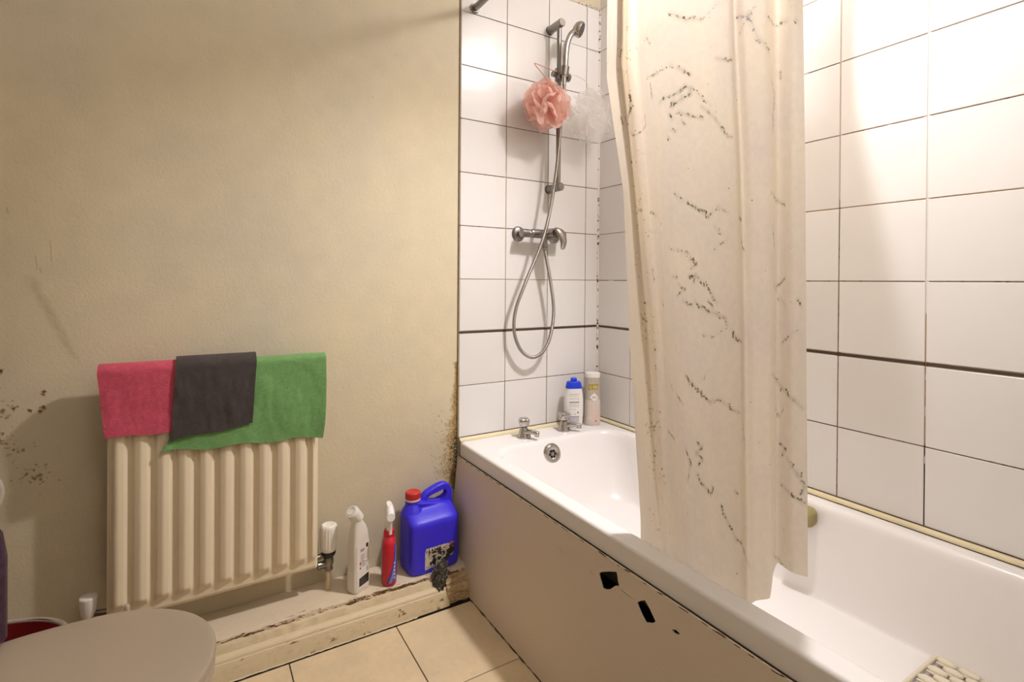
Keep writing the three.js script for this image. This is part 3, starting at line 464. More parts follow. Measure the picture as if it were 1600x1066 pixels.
puff('bath_puff', 'pink ruffled mesh bath puff hanging on the riser rail', [-0.352, 1.752, 0.105], 0.108, 50, net('#fad8cc', 0.55, '#fff0ec'), [1, 0.98, 0.78], std('#d98a80', 0.7), [[-0.39, 1.79, 0.16], [-0.372, 1.84, 0.13], [-0.412, 1.895, 0.11], [-0.395, 1.905, 0.1], [-0.33, 1.9, 0.095], [-0.29, 1.905, 0.085]]);
puff('bath_puff', 'sheer white mesh bath puff between the pink puff and the tiled corner', [-0.135, 1.752, 0.1], 0.108, 40, net('#fdfbf8', 0.8, '#ffffff'), [0.92, 1.15, 0.75], std('#efe8df', 0.7), [[-0.14, 1.8, 0.14], [-0.165, 1.87, 0.12], [-0.2, 1.9, 0.1], [-0.23, 1.902, 0.09]]);

// ------------------------------------------------------------------ curtain and its rail
{
  const t = thing('curtain_rail', 'grey metal shower curtain rail starting from the tiles above the bath', 'curtain rail');
  const arc = []; for (let i = 0; i <= 6; i++) { const a = i / 6 * Math.PI / 2; arc.push([-0.555 - 0.06 * Math.cos(a), 2.1, 1.06 + 0.06 * Math.sin(a)]); }
  mesh('rail', tube([[-0.615, 2.1, 0], [-0.615, 2.1, 0.3], [-0.615, 2.1, 0.7], [-0.615, 2.1, 1.0], ...arc, [-0.5, 2.1, 1.12], [-0.2, 2.1, 1.12], [0, 2.1, 1.12]], 0.0125, 160, 20), M.dullChrome, t);
  mesh('flange', rod([-0.615, 2.1, 0], [-0.615, 2.1, 0.012], 0.019, 0.017), M.dullChrome, t); mesh('flange', rod([0, 2.1, 1.12], [-0.01, 2.1, 1.12], 0.024, 0.018), M.dullChrome, t);
}
const CUR = (() => {
  const st = [[[-0.6, 0.727], [-0.6, 0.792], [-0.6, 0.816], [-0.598, 0.858]], [[-0.622, 0.773], [-0.622, 0.83], [-0.62, 0.858], [-0.602, 0.886]], [[-0.64, 0.824], [-0.64, 0.87], [-0.635, 0.913], [-0.605, 0.924]], [[-0.608, 0.806], [-0.608, 0.85], [-0.605, 0.9], [-0.592, 0.931]], [[-0.6, 0.824], [-0.6, 0.867], [-0.6, 0.915], [-0.588, 0.95]], [[-0.628, 0.889], [-0.628, 0.935], [-0.62, 0.959], [-0.6, 0.984]], [[-0.64, 0.946], [-0.638, 0.985], [-0.63, 0.999], [-0.604, 1.011]], [[-0.63, 0.991], [-0.626, 1.016], [-0.62, 1.031], [-0.6, 1.036]], [[-0.612, 1.043], [-0.608, 1.057], [-0.605, 1.066], [-0.592, 1.069]], [[-0.602, 1.085], [-0.6, 1.103], [-0.6, 1.117], [-0.588, 1.117]], [[-0.622, 1.116], [-0.62, 1.133], [-0.615, 1.142], [-0.602, 1.142]], [[-0.6, 1.121], [-0.6, 1.138], [-0.597, 1.147], [-0.585, 1.147]], [[-0.578, 1.147], [-0.578, 1.156], [-0.575, 1.163], [-0.566, 1.165]], [[-0.563, 1.149], [-0.563, 1.159], [-0.56, 1.163], [-0.556, 1.165]], [[-0.536, 1.149], [-0.536, 1.155], [-0.536, 1.157], [-0.54, 1.164]], [[-0.545, 1.188], [-0.545, 1.189], [-0.545, 1.192], [-0.545, 1.196]], [[-0.528, 1.196], [-0.53, 1.204], [-0.53, 1.21], [-0.53, 1.217]]];
  const flare = [[-0.59, 1.11], [-0.535, 1.115], [-0.495, 1.108], [-0.45, 1.12], [-0.4, 1.108], [-0.345, 1.103]];  // curtain top out of view, spread inward to shade the right wall
  const levels = [2.072, 1.86, 1.66, 1.6, 1.3, 0.95, 0.5];
  const rows = levels.map((y, k) => st.map((s, i) => {
    if (k >= 3) return s[k - 3];
    if (i < 11) return [lerp(s[0][0], -0.612, k === 0 ? 0.7 : 0.1), s[0][1] - (k === 0 ? 0.03 : 0) * (1 - i / 11)];
    return k < 2 ? flare[i - 11] : s[0];
  }));
  return { levels, curves: rows.map((r) => new THREE.CatmullRomCurve3(r.map(([x, z]) => new THREE.Vector3(x, 0, z)), false, 'centripetal')), hem: [0.4, 0.41, 0.42, 0.43, 0.44, 0.445, 0.45, 0.45, 0.45, 0.452, 0.452, 0.46, 0.47, 0.515, 0.53, 0.528, 0.525], n: st.length };
})();
{
  const t = thing('shower_curtain', 'cream shower curtain with grey marble veins and mould specks, bunched over the bath edge', 'shower curtain');
  const at = (u, y) => { let k = 0; while (k < CUR.levels.length - 2 && y < CUR.levels[k + 1]) k++; const f = clamp((CUR.levels[k] - y) / (CUR.levels[k] - CUR.levels[k + 1]), 0, 1), g = k < 3 && k > 0 ? f * f * (3 - 2 * f) : f, a = CUR.curves[k].getPoint(u), b = CUR.curves[k + 1].getPoint(u); return [lerp(a.x, b.x, g), lerp(a.z, b.z, g)]; };
  const hem = (u) => { const q = u * (CUR.n - 1), i = Math.min(CUR.n - 2, Math.floor(q)); return lerp(CUR.hem[i], CUR.hem[i + 1], q - i); };
  const NU = 260, arc = [0]; for (let i = 1; i <= NU; i++) { const a = at((i - 1) / NU, 1.3), b = at(i / NU, 1.3); arc.push(arc[i - 1] + Math.hypot(a[0] - b[0], a[1] - b[1])); }
  const L = arc[NU], y1 = 2.072;
  const cloth = grid(NU, 110, (u, v) => {
    const y0 = hem(u), y = lerp(y1, y0, v), p = at(u, y), s = arc[Math.round(u * NU)], e = Math.sin(Math.PI * clamp(u * 1.0, 0, 1));
    const wr = (fbm(s * 22, y * 2.2, 3, 3) - 0.5) * 0.006 * smooth(2.07, 1.9, y) + (fbm(s * 50, y * 9, 7, 2) - 0.5) * 0.0016;
    const nearRim = smooth(0.62, 0.47, y);
    return [p[0] + wr * (1 - 0.8 * nearRim) * (0.3 + 0.7 * e), y, p[1] - wr * 0.3 * e, s / L, (y - 0.4) / 1.68];
  });
  // veins, placed on the cloth in metres: s along the cloth, y height
  const w = 1024, h = 2048, c = canvas(w, h), g = c.getContext('2d'), im = g.createImageData(w, h);
  for (let y = 0; y < h; y++) for (let x = 0; x < w; x++) { const a = fbm(x / 120, y / 170, 2, 3) - 0.5, b = fbm(x / 12, y / 12, 5, 2) - 0.5, o = (y * w + x) * 4, k = 1 + a * 0.05 + b * 0.03; im.data[o] = 243 * k; im.data[o + 1] = 232 * k; im.data[o + 2] = 216 * k - a * 12; im.data[o + 3] = 255; }
  g.putImageData(im, 0, 0);
  // columns of the cloth: where each fold lies (image-independent list of [u along the stations at y 1.3])
  const colPx = [974, 981, 991, 997, 1009, 1030, 1053, 1077, 1112, 1147, 1158, 1172, 1197, 1206, 1216, 1239, 1258];
  const U = (q, y) => { q = q < 1158 ? q + (y > 1.3 ? (1158 - q) * 0.14 * (y - 1.3) / 0.3 : -(1158 - q) * 0.14 * (1.3 - y) / 0.8) : q; let i = 0; while (i < 15 && q > colPx[i + 1]) i++; return clamp((i + (q - colPx[i]) / (colPx[i + 1] - colPx[i])) / 16, 0, 1); };
  const Y = (p) => 1.3 - (p - 275) / 762;
  const X = (q, y) => arc[Math.round(U(q, y) * NU)] / L * w, YY = (y) => (1 - (y - 0.4) / 1.68) * h;
  const vein = (pts, col, dens = 1, size = 1) => {
    for (let i = 0; i + 1 < pts.length; i++) {
      const [a, b] = [pts[i], pts[i + 1]], ax = X(a[0], Y(a[1])), ay = YY(Y(a[1])), bx = X(b[0], Y(b[1])), by = YY(Y(b[1])), d = Math.hypot(bx - ax, by - ay), n = Math.ceil(d / 2.2 * dens);
      g.globalAlpha = 0.07 * Math.min(1, dens); g.strokeStyle = '#8a8068'; g.lineWidth = 15 * size; g.lineCap = 'round'; g.beginPath(); g.moveTo(ax, ay); g.lineTo(bx, by); g.stroke(); g.globalAlpha = 0.13 * Math.min(1, dens); g.lineWidth = 4 * size; g.beginPath(); g.moveTo(ax, ay); g.lineTo(bx, by); g.stroke();
      for (let k = 0; k < n; k++) {
        const f = rnd(), wob = (vnoise((ax + (bx - ax) * f) / 9, ay / 9) - 0.5) * 16, x = lerp(ax, bx, f) + wob + rr(-3, 3) * size * rnd(), y = lerp(ay, by, f) + rr(-4, 4) * size * rnd() - wob * 0.5;
        if (vnoise(x / 14, y / 14, 3) < 0.42) continue;
        g.globalAlpha = rr(0.2, 0.8); g.fillStyle = col[Math.floor(rnd() * col.length)]; g.beginPath(); g.ellipse(x, y, rr(0.7, 2.3) * size, rr(0.8, 3.1) * size, rnd() * 3, 0, 6.3); g.fill();
      }
    }
  };
  const G = ['#4d4a3a', '#6b6450', '#3a392e', '#77705c'], B = ['#7a5a36', '#6a4d30', '#8d6d44'], O = ['#5c5a36', '#48492c', '#77713f'];
  vein([[1045, 3], [1061, 17], [1074, 25], [1084, 26], [1097, 33]], G, 1.1, 1.1); vein([[1097, 33], [1120, 16], [1145, 18]], G, 0.25); vein([[1006, 18], [1017, 37]], G, 1, 1.2); vein([[985, 12], [989, 22]], G, 0.8);
  vein([[1013, 91], [1029, 95]], B, 1); vein([[1029, 95], [1053, 92], [1062, 99]], G, 0.35); vein([[1062, 99], [1070, 107], [1080, 116]], G, 1.3, 1.1);
  vein([[1034, 146], [1040, 142], [1055, 142], [1066, 135]], G, 1.1); vein([[1064, 140], [1071, 132], [1082, 138], [1080, 147], [1068, 150], [1053, 159], [1055, 152]], G, 1.7, 1.2);
  vein([[1085, 138], [1100, 158], [1111, 170]], B, 0.45); vein([[1063, 171], [1079, 181], [1097, 189]], G, 1); vein([[1098, 170], [1106, 180], [1118, 194], [1129, 210], [1138, 224], [1143, 226]], G, 1.1);
  vein([[1121, 99], [1139, 106], [1149, 112]], B, 1.4); vein([[979, 100], [982, 118], [981, 132], [979, 150]], G, 2.4, 1.5); vein([[981, 160], [988, 178], [1010, 168], [1008, 150]], G, 0.6); vein([[1018, 105], [1022, 128]], B, 1.3);
  vein([[967, 142], [972, 165], [973, 182]], ['#7a4f24', '#5e3a1a', '#8a5f30'], 3, 1.6); vein([[1049, 172], [1052, 180]], G, 2, 1.2); vein([[1066, 186], [1072, 194]], B, 1.6); vein([[1046, 208], [1048, 212]], G, 1.5); vein([[1050, 198], [1058, 202]], G, 0.8);
  vein([[1161, 58], [1178, 50], [1190, 90], [1205, 108]], ['#8a8590', '#9b96a0', '#77727c'], 0.7, 1.4); vein([[1165, 80], [1186, 40]], ['#9b96a0', '#8a8590'], 0.5); vein([[1205, 55], [1218, 64]], G, 0.7); vein([[1223, 60], [1229, 65]], O, 2.2, 1.2); vein([[1243, 68], [1246, 71]], G, 1.4);
  vein([[1220, 135], [1223, 142]], B, 1.2); vein([[1208, 150], [1212, 165], [1209, 200], [1208, 225]], ['#7d7f86', '#7a5a50', '#8b8d92'], 0.8);
  vein([[1053, 302], [1066, 315]], G, 0.6); vein([[1074, 320], [1086, 330], [1098, 336], [1106, 345]], O, 1.7, 1.1); vein([[1106, 345], [1122, 330], [1133, 341]], B, 0.5); vein([[996, 316], [1000, 319]], G, 1.2); vein([[1015, 322], [1024, 332]], ['#6b3a2c', '#5b4636'], 2); vein([[1010, 355], [1030, 365]], G, 0.2);
  vein([[1205, 315], [1215, 325], [1226, 333]], O, 1.6); vein([[1042, 393], [1058, 395], [1071, 400], [1078, 408]], O, 0.5); vein([[1076, 412], [1086, 418], [1078, 424]], O, 1.8, 1.1); vein([[1075, 438], [1084, 436], [1080, 446]], G, 2.6, 1.2); vein([[1086, 440], [1101, 450], [1112, 468], [1119, 478]], G, 0.7, 1.2);
  vein([[1116, 360], [1125, 372]], O, 0.6); vein([[1113, 397], [1128, 385], [1135, 380]], O, 0.3); vein([[1152, 352], [1156, 356]], B, 2); vein([[1155, 385], [1158, 400]], G, 1); vein([[1049, 438], [1056, 440]], B, 1.6); vein([[1058, 450], [1068, 458], [1056, 470]], B, 0.9);
  vein([[1065, 478], [1077, 484]], G, 1.4); vein([[1083, 478], [1092, 486], [1104, 492], [1119, 496]], O, 1.5, 1.1); vein([[1106, 476], [1112, 487]], G, 1.4); vein([[1119, 496], [1128, 502], [1130, 511]], B, 1.1); vein([[1138, 521], [1144, 530], [1151, 537]], G, 1.8, 1.1); vein([[1130, 515], [1112, 532], [1094, 530]], O, 0.3);
  vein([[1207, 365], [1209, 395]], ['#9a978e', '#85837a'], 0.9); vein([[1208, 450], [1213, 458]], G, 2); vein([[1213, 454], [1228, 440]], G, 1); vein([[1220, 470], [1230, 480]], G, 0.6); vein([[1247, 470], [1251, 480]], O, 1.3); vein([[1225, 535], [1246, 514]], G, 0.6); vein([[1012, 425], [1013, 445]], O, 1); vein([[1027, 482], [1029, 487]], G, 2); vein([[995, 505], [998, 512]], G, 1.2);
  vein([[1066, 598], [1075, 608], [1086, 618], [1098, 628], [1106, 635]], G, 1.6, 1.1); vein([[1106, 634], [1122, 628], [1136, 638], [1147, 643]], O, 0.8); vein([[1204, 580], [1214, 592], [1225, 603], [1241, 615], [1252, 626]], O, 1.7, 1.1); vein([[1037, 620], [1040, 627]], G, 1.4); vein([[1050, 632], [1061, 645]], O, 1.3); vein([[1094, 600], [1106, 585]], G, 0.3);
  vein([[1082, 702], [1090, 708], [1081, 720], [1090, 728], [1084, 738]], G, 2.2, 1.2); vein([[1063, 716], [1070, 740], [1064, 770]], G, 1.1); vein([[1082, 755], [1092, 768], [1105, 780], [1108, 768]], G, 1.5, 1.1); vein([[1026, 704], [1040, 710]], G, 1.1); vein([[1002, 700], [1012, 690]], O, 0.6);
  vein([[1122, 792], [1127, 806], [1134, 822], [1142, 836], [1155, 846], [1163, 862]], G, 1.7, 1); vein([[1152, 655], [1156, 690]], G, 0.7); vein([[1140, 763], [1143, 766]], G, 1.4); vein([[1221, 684], [1230, 690], [1224, 702]], ['#6d5a58', '#55504a'], 1.4); vein([[1232, 702], [1246, 722], [1254, 738], [1250, 748]], ['#77706a', '#6a655c'], 1.2); vein([[1224, 744], [1238, 752], [1254, 762]], G, 1.1); vein([[1206, 846], [1218, 856], [1237, 872]], O, 1); vein([[1242, 876], [1252, 886]], ['#7a7684'], 1.4); vein([[1212, 630], [1220, 645], [1226, 632]], ['#9a978e', '#85837a'], 0.5);
  for (let i = 0; i < 130; i++) { g.globalAlpha = rr(0.3, 0.9); g.fillStyle = G[Math.floor(rnd() * 4)]; g.beginPath(); g.arc(rnd() * w, rnd() * h, rr(0.6, 2), 0, 6.3); g.fill(); }
  // brown rust and mildew streaks along the first pleat
  for (let i = 0; i < 90; i++) { const x = X(rr(975, 992), 1.4), y = YY(rr(0.5, 1.7)); blot(g, x, y, 30, '#9a7d4a', 3, 3); }
  g.globalAlpha = 1;
  mesh('cloth', cloth, phys('#ffffff', 1, { map: canvasTex(c), transmission: 0.28, thickness: 0, side: THREE.DoubleSide, bumpMap: rep(grain, 4), bumpScale: 0.0005 }), t);
  const ringG = new THREE.TorusGeometry(0.021, 0.002, 8, 28), spots = [];
  for (let i = 0; i < 8; i++) spots.push([-0.615, lerp(0.73, 1.03, i / 7), 0]); for (let i = 0; i < 4; i++) spots.push([lerp(-0.5, -0.36, i / 3), 1.12, 1.57]);
  for (const [x, z, r] of spots) { const m = mesh('curtain_ring', ringG, M.whitePlastic, t); m.position.set(x, 2.0935, z); m.rotation.y = r; }
}
// yellow sponge peeping out beside the curtain, and the pebble mat in the bath
{
  const t = thing('sponge', 'small yellowish sponge peeping out beside the curtain on the far bath wall', 'sponge', [-0.088, 0.44, 0.952], 0.2);
  mesh('sponge_body', rbox(0.05, 0.05, 0.075, 0.017, 0, 0, 0, 5), std('#d9c98a', 0.9, { bumpMap: rep(terry, 2), bumpScale: 0.003 }), t);
}
{
  const t = thing('bath_mat', 'cream rubber bath mat of oval pebble cells in the bath', 'bath mat', [-0.0, 0, 0]);
  // anchored at its far right corner; rows run along z and -x
  const x1 = -0.094, z0 = 1.263, y = 0.2475, cells = [], pitchX = 0.0235, pitchZ = 0.0385, nx = 12, nz = 9;
  const pebble = (() => { const g = new THREE.SphereGeometry(1, 14, 10); g.scale(0.0108, 0.0075, 0.0185); return g; })();
  for (let i = 0; i < nx; i++) for (let j = 0; j < nz; j++) cells.push([x1 - 0.013 - i * pitchX, z0 + 0.021 + (j + (i % 2) * 0.5) * pitchZ]);
  const mm = std('#e3d9c2', 0.5);
  for (const [x, z] of cells) { if (z > z0 + nz * pitchZ) continue; const m = mesh('pebble', pebble, mm, t); m.position.set(x, y, z); }
  const bars = []; for (let i = 0; i <= nx; i++) bars.push(capsule([x1 - 0.0015 - i * pitchX, y - 0.002, z0 + 0.008], [x1 - 0.0015 - i * pitchX, y - 0.002, z0 + nz * pitchZ], 0.0028, 0.0028, 8));
  mesh('mat_web', merge(bars), mm, t);
  const bd = [[x1 + 0.003, z0 + 0.02], [x1 + 0.001, z0 + 0.005], [x1 - 0.012, z0 - 0.001], [x1 - nx * pitchX + 0.01, z0 - 0.001], [x1 - nx * pitchX - 0.002, z0 + 0.01], [x1 - nx * pitchX - 0.003, z0 + nz * pitchZ], [x1 - nx * pitchX + 0.01, z0 + nz * pitchZ + 0.01], [x1 - 0.01, z0 + nz * pitchZ + 0.01], [x1 + 0.002, z0 + nz * pitchZ - 0.006]];
  const bc = new THREE.CatmullRomCurve3(bd.map(([x, z]) => new THREE.Vector3(x, y - 0.002, z)), true, 'catmullrom', 0.12);
  mesh('mat_border', new THREE.TubeGeometry(bc, 160, 0.0045, 10, true), mm, t);
}

// ------------------------------------------------------------------ radiator, its valves and the cloths on it
const RX0 = -1.704, RX1 = -1.184, RY0 = 0.181, RY1 = 0.828;
{
  const t = thing('radiator', 'cream ribbed panel radiator on the painted wall, with cloths over its top', 'radiator');
  const f = (x, y) => { // pressed ribs
    const k = (x + 1.656) / 0.0491, d = Math.abs(k - Math.round(k)) * 0.0491, inY = smooth(RY0 + 0.024, RY0 + 0.05, y) * (1 - smooth(RY1 - 0.05, RY1 - 0.024, y)), side = smooth(RX0 + 0.005, RX0 + 0.018, x) * (1 - smooth(RX1 - 0.018, RX1 - 0.005, x));
    return 0.079 + 0.0145 * (0.75 * smooth(0.0015, 0.0125, d) + 0.25 * smooth(0.009, 0.0245, d)) * inY * side;
  };
  const g = grid(330, 60, (u, v) => { const x = lerp(RX0, RX1, u), q = v < 0.3 ? v / 0.3 * 0.11 : v > 0.7 ? 1 - (1 - v) / 0.3 * 0.11 : 0.11 + (v - 0.3) / 0.4 * 0.78, y = lerp(RY0, RY1, q), e = Math.min(x - RX0, RX1 - x, y - RY0, RY1 - y); return [x, y, f(x, y) - 0.012 * Math.pow(1 - clamp(e / 0.008, 0, 1), 2), u, v]; });
  mesh('front_panel', g, M.cream, t);
  mesh('back_panel', merge([rbox(RX1 - RX0, RY1 - RY0, 0.01, 0.004, (RX0 + RX1) / 2, (RY0 + RY1) / 2, 0.0645), rbox(RX1 - RX0 - 0.004, 0.02, 0.016, 0.004, (RX0 + RX1) / 2, RY0 + 0.011, 0.0695), rbox(RX1 - RX0 - 0.004, 0.02, 0.016, 0.004, (RX0 + RX1) / 2, RY1 - 0.011, 0.0695)]), M.cream, t);
  for (const x of [RX0 + 0.004, RX1 - 0.004]) mesh('side_edge', rbox(0.008, RY1 - RY0 - 0.006, 0.014, 0.003, x, (RY0 + RY1) / 2, 0.0685), M.cream, t);
  for (const x of [-1.6, -1.29]) mesh('wall_bracket', merge([box(0.03, 0.5, 0.004, x, 0.5, -0.004), box(0.004, 0.5, 0.065, x, 0.5, 0.028)]), M.cream, t);
  mesh('valve_tail', rod([RX1 - 0.01, 0.203, 0.062], [RX1 + 0.022, 0.203, 0.05], 0.009), M.dullChrome, t); mesh('valve_tail', rod([RX0 + 0.01, 0.203, 0.062], [RX0 - 0.03, 0.203, 0.05], 0.009), M.dullChrome, t);
  // rusty chips along the lower edge
  const chip = []; for (const [x, l] of [[-1.235, 0.02], [-1.25, 0.006], [-1.3, 0.006], [-1.32, 0.01], [-1.36, 0.02], [-1.4, 0.012], [-1.43, 0.03], [-1.48, 0.012]]) chip.push(rbox(l, 0.0035, 0.004, 0.0012, x, RY0 + 0.0015, 0.0722 , 1));
  mesh('rust_chip', merge(chip), std('#4f3620', 0.9), t);
}
{
  const t = thing('radiator_valve', 'cream ribbed thermostatic valve head with black and chrome collar beside the radiator', 'radiator valve', [-1.146, 0.09, 0.05]);
  const hd = grid(96, 12, (u, v) => { const P = [[0.0205, 0.124], [0.0235, 0.128], [0.026, 0.14], [0.0265, 0.16], [0.0265, 0.18], [0.026, 0.196], [0.0245, 0.203], [0.021, 0.207], [0.0185, 0.2085], [0.017, 0.207], [0.01, 0.2055], [0.005, 0.2055], [0.0001, 0.2055]], p = P[Math.round(v * 12)], a = u * 6.2832, k = p[1] > 0.13 && p[1] < 0.204 ? 1 + 0.035 * Math.max(-0.6, Math.cos(a * 18)) : 1; return [Math.cos(a) * p[0] * k, p[1], -Math.sin(a) * p[0] * k, u, v]; }, true);
  mesh('valve_head', hd, M.whitePlastic, t);
  mesh('black_collar', lathe([[0.012, 0.106], [0.017, 0.107], [0.0215, 0.114], [0.0225, 0.122], [0.0205, 0.126], [0.01, 0.126]]), std('#17130f', 0.25), t);
  mesh('union_nut', lathe([[0.008, 0.062], [0.0135, 0.063], [0.0145, 0.07], [0.012, 0.076], [0.0145, 0.082], [0.0165, 0.09], [0.0155, 0.1], [0.0135, 0.106], [0.008, 0.107]], 6), M.dullChrome, t);
  mesh('side_nut', rod([-0.034, 0.084, 0.002], [-0.008, 0.084, 0], 0.0125, 0.0115, 6), M.dullChrome, t);
  mesh('pipe', capsule([0, 0.006, 0.001], [0, 0.066, 0], 0.0075, 0.0075), std('#d9c39c', 0.5), t);
}
{
  const t = thing('radiator_valve', 'small white valve cap low beside the left end of the radiator', 'radiator valve', [-1.744, 0.09, 0.05]);
  mesh('cap', lathe([[0.008, 0.11], [0.0145, 0.111], [0.0185, 0.135], [0.0195, 0.158], [0.0185, 0.162], [0.0001, 0.163]]), M.whitePlastic, t);
  mesh('union_nut', lathe([[0.006, 0.07], [0.013, 0.071], [0.0145, 0.085], [0.013, 0.112], [0.006, 0.112]], 6), std('#a2623f', 0.4, { metalness: 0.8 }), t);
  mesh('pipe', capsule([0, 0.006, 0], [0, 0.075, 0], 0.0075), std('#d9c39c', 0.5), t);
}
// a cloth hung over the radiator: front(s) gives the outline, lift is how far it stands off the ribs
function drape(name, label, color, sheen, fn, lift, waves, pow = 1) {
  const t = thing(name, label, 'cloth'), th = 0.003, N = 70, Mv = 64;
  const side = (s) => (u, v) => {
    const { xl, xr, yb, xbl, xbr, top } = fn(u), yf = top - 0.012, back = 0.1, r = 0.024 + lift + s * th * 0.5;
    const lf = yf - yb, arcL = Math.PI * 0.024, tot = back + arcL + lf, q = v * tot;
    const k = clamp((q - back - arcL) / lf, 0, 1), kx = Math.pow(k, pow), x = lerp(lerp(xl, xr, u), lerp(xbl, xbr, u), kx);
    let y, z;
    if (q < back) { y = yf - (back - q); z = 0.072 - r; } else if (q < back + arcL) { const a = Math.PI - (q - back) / arcL * Math.PI; y = yf + Math.sin(a) * (0.016 + lift + s * th * 0.5); z = 0.072 + Math.cos(a) * r; } else { y = yf - (q - back - arcL); z = 0.072 + r; }
    const wv = q > back + arcL * 0.5 ? (fbm(x * waves, y * 5, lift * 900, 3) - 0.42) * 0.02 * smooth(0, 0.35, k) + (fbm(x * 55, y * 30, 4, 2) - 0.5) * 0.0028 * smooth(0, 0.1, k) : 0;
    return [x, y, z + Math.max(wv, -0.0015), x * 6, q * 6];
  };
  const a = grid(N, Mv, side(1)), b = grid(N, Mv, side(-1)), rim = (f) => grid(2, 1, f);
  b.setIndex(Array.from(b.index.array).reverse()); b.computeVertexNormals(); a.setIndex(Array.from(a.index.array)); 
  const edge = []; const pushEdge = (pa, n) => { const A = side(1), B = side(-1); edge.push(grid(n, 1, (u, v) => { const [uu, vv] = pa(u); return v < 0.5 ? A(uu, vv) : B(uu, vv); })); };
  pushEdge((u) => [u, 1], N); pushEdge((u) => [0, u], Mv); pushEdge((u) => [1, u], Mv); pushEdge((u) => [u, 0], N);
  mesh('cloth', merge([a, b, ...edge]), phys(color, 0.95, { sheen: 0.35, sheenColor: new THREE.Color(sheen), sheenRoughness: 0.6, map: rep(terryTone, 1.6), bumpMap: rep(terry, 1.6), bumpScale: 0.003, side: THREE.DoubleSide }), t);
  return t;
}
drape('towel', 'green terry cloth over the right of the radiator, hanging lowest', '#86ba70', '#a9d39c', (u) => ({ xl: -1.545, xr: -1.166, xbl: -1.589, xbr: -1.176, yb: lerp(0.612, 0.594, u) + 0.004 * Math.sin(u * 17) + 0.012 * smooth(0.12, 0, u) * 0, top: 0.842 + 0.001 * Math.sin(u * 9) }), 0.0, 14, 4);
drape('towel', 'pinkish red cloth over the left end of the radiator', '#ee627a', '#f0a0a8', (u) => ({ xl: -1.722, xr: -1.552, xbl: -1.706, xbr: -1.558, yb: lerp(0.668, 0.664, u) + 0.002 * Math.sin(u * 7), top: lerp(0.843, 0.843, u) }), 0.0045, 9);
drape('towel', 'dark grey cloth in the middle, lying over the green one', '#554c49', '#80766f', (u) => ({ xl: -1.555, xr: -1.36, xbl: -1.566, xbr: -1.37, yb: lerp(0.644, 0.661, u) + 0.003 * Math.sin(u * 8) - 0.006 * smooth(0.1, 0, u), top: 0.846 }), 0.0105, 16);

// ------------------------------------------------------------------ cleaning things on the boxing
const LY = 0.0905;
{
  const t = thing('toilet_cleaner_bottle', 'white angle-necked cleaner bottle with printed label standing beside the radiator valve', 'bottle', [-1.064, LY, 0.094], 0.46); t.scale.set(1, 1.045, 1);
  const hx = 0.0315, hz = 0.0215, r = (y, x, z, cx = 0, sx = 0, e = 5) => ({ y, x, z, cx, sx, e });
  mesh('body', loft([r(0, hx - 0.003, hz - 0.003), r(0.004, hx, hz), r(0.05, hx, hz), r(0.09, hx - 0.0015, hz - 0.001), r(0.12, hx, hz), r(0.142, hx, hz), r(0.157, hx - 0.002, hz - 0.0005, 0.001, -0.1, 4), r(0.18, 0.0275, 0.0205, 0.002, -0.26, 3), r(0.2, 0.0235, 0.0185, 0.0015, -0.5, 2.5), r(0.213, 0.0195, 0.0165, -0.002, -0.75, 2), r(0.222, 0.0165, 0.0155, -0.0065, -0.8, 2)], 64), phys('#e6dfd2', 0.4), t);
  const a = [-0.005, 0.219, 0], d = [-0.66, 0.75, 0], at = (k) => a.map((v, i) => v + d[i] * k);
  const cap = mesh('cap', merge([rod(at(-0.006), at(0.03), 0.0188, 0.0205), rod(at(0.03), at(0.036), 0.0205, 0.0188)]), phys('#e9e3d8', 0.4), t);
  mesh('cap_ring', between(new THREE.TorusGeometry(0.0125, 0.0016, 8, 32).rotateX(Math.PI / 2), at(0.0362), at(0.05)), phys('#d6cfc3', 0.45), cap);
  const c = canvas(256, 512), g = c.getContext('2d'); g.fillStyle = '#eae3da'; g.fillRect(0, 0, 256, 512); g.fillStyle = '#26222a';
  g.fillRect(178, 24, 50, 46); g.fillStyle = '#4a4550'; for (let i = 0; i < 3; i++) g.fillRect(60 + i * 6, 66 + i * 13, 90 - i * 12, 7); g.fillStyle = '#7a5a5c'; for (let i = 0; i < 8; i++) g.fillRect(72 + (i % 3) * 3, 130 + i * 11, rr(60, 140), 4);
  g.fillStyle = '#b63448'; g.fillRect(56, 214, 30, 26); g.fillRect(64, 240, 14, 20); g.fillStyle = '#5b4550'; for (let i = 0; i < 6; i++) g.fillRect(96, 216 + i * 11, rr(60, 120), 4); g.fillStyle = '#2a2226'; g.fillRect(58, 272, 22, 20);
  g.fillStyle = '#6b6068'; for (let i = 0; i < 5; i++) g.fillRect(190, 300 + i * 10, 40, 5); g.fillStyle = '#1d1a1c'; g.beginPath(); g.moveTo(44, 396); g.lineTo(244, 372); g.lineTo(244, 478); g.lineTo(44, 490); g.fill(); g.fillStyle = '#77706c'; for (let i = 0; i < 7; i++) g.fillRect(58, 400 + i * 11, rr(110, 170), 3);
  mesh('label', grid(8, 8, (u, v) => { const x = lerp(-0.024, 0.0275, u); return [x, lerp(0.012, 0.146, v), hz * Math.pow(1 - Math.pow(Math.abs(x) / hx, 5), 0.2) - (Math.abs(v - 0.58) < 0.3 ? 0.001 * Math.cos((v - 0.58) * 5.2) : 0) + 0.0011, u, v]; }), std('#ffffff', 0.45, { map: canvasTex(c) }), t);
}
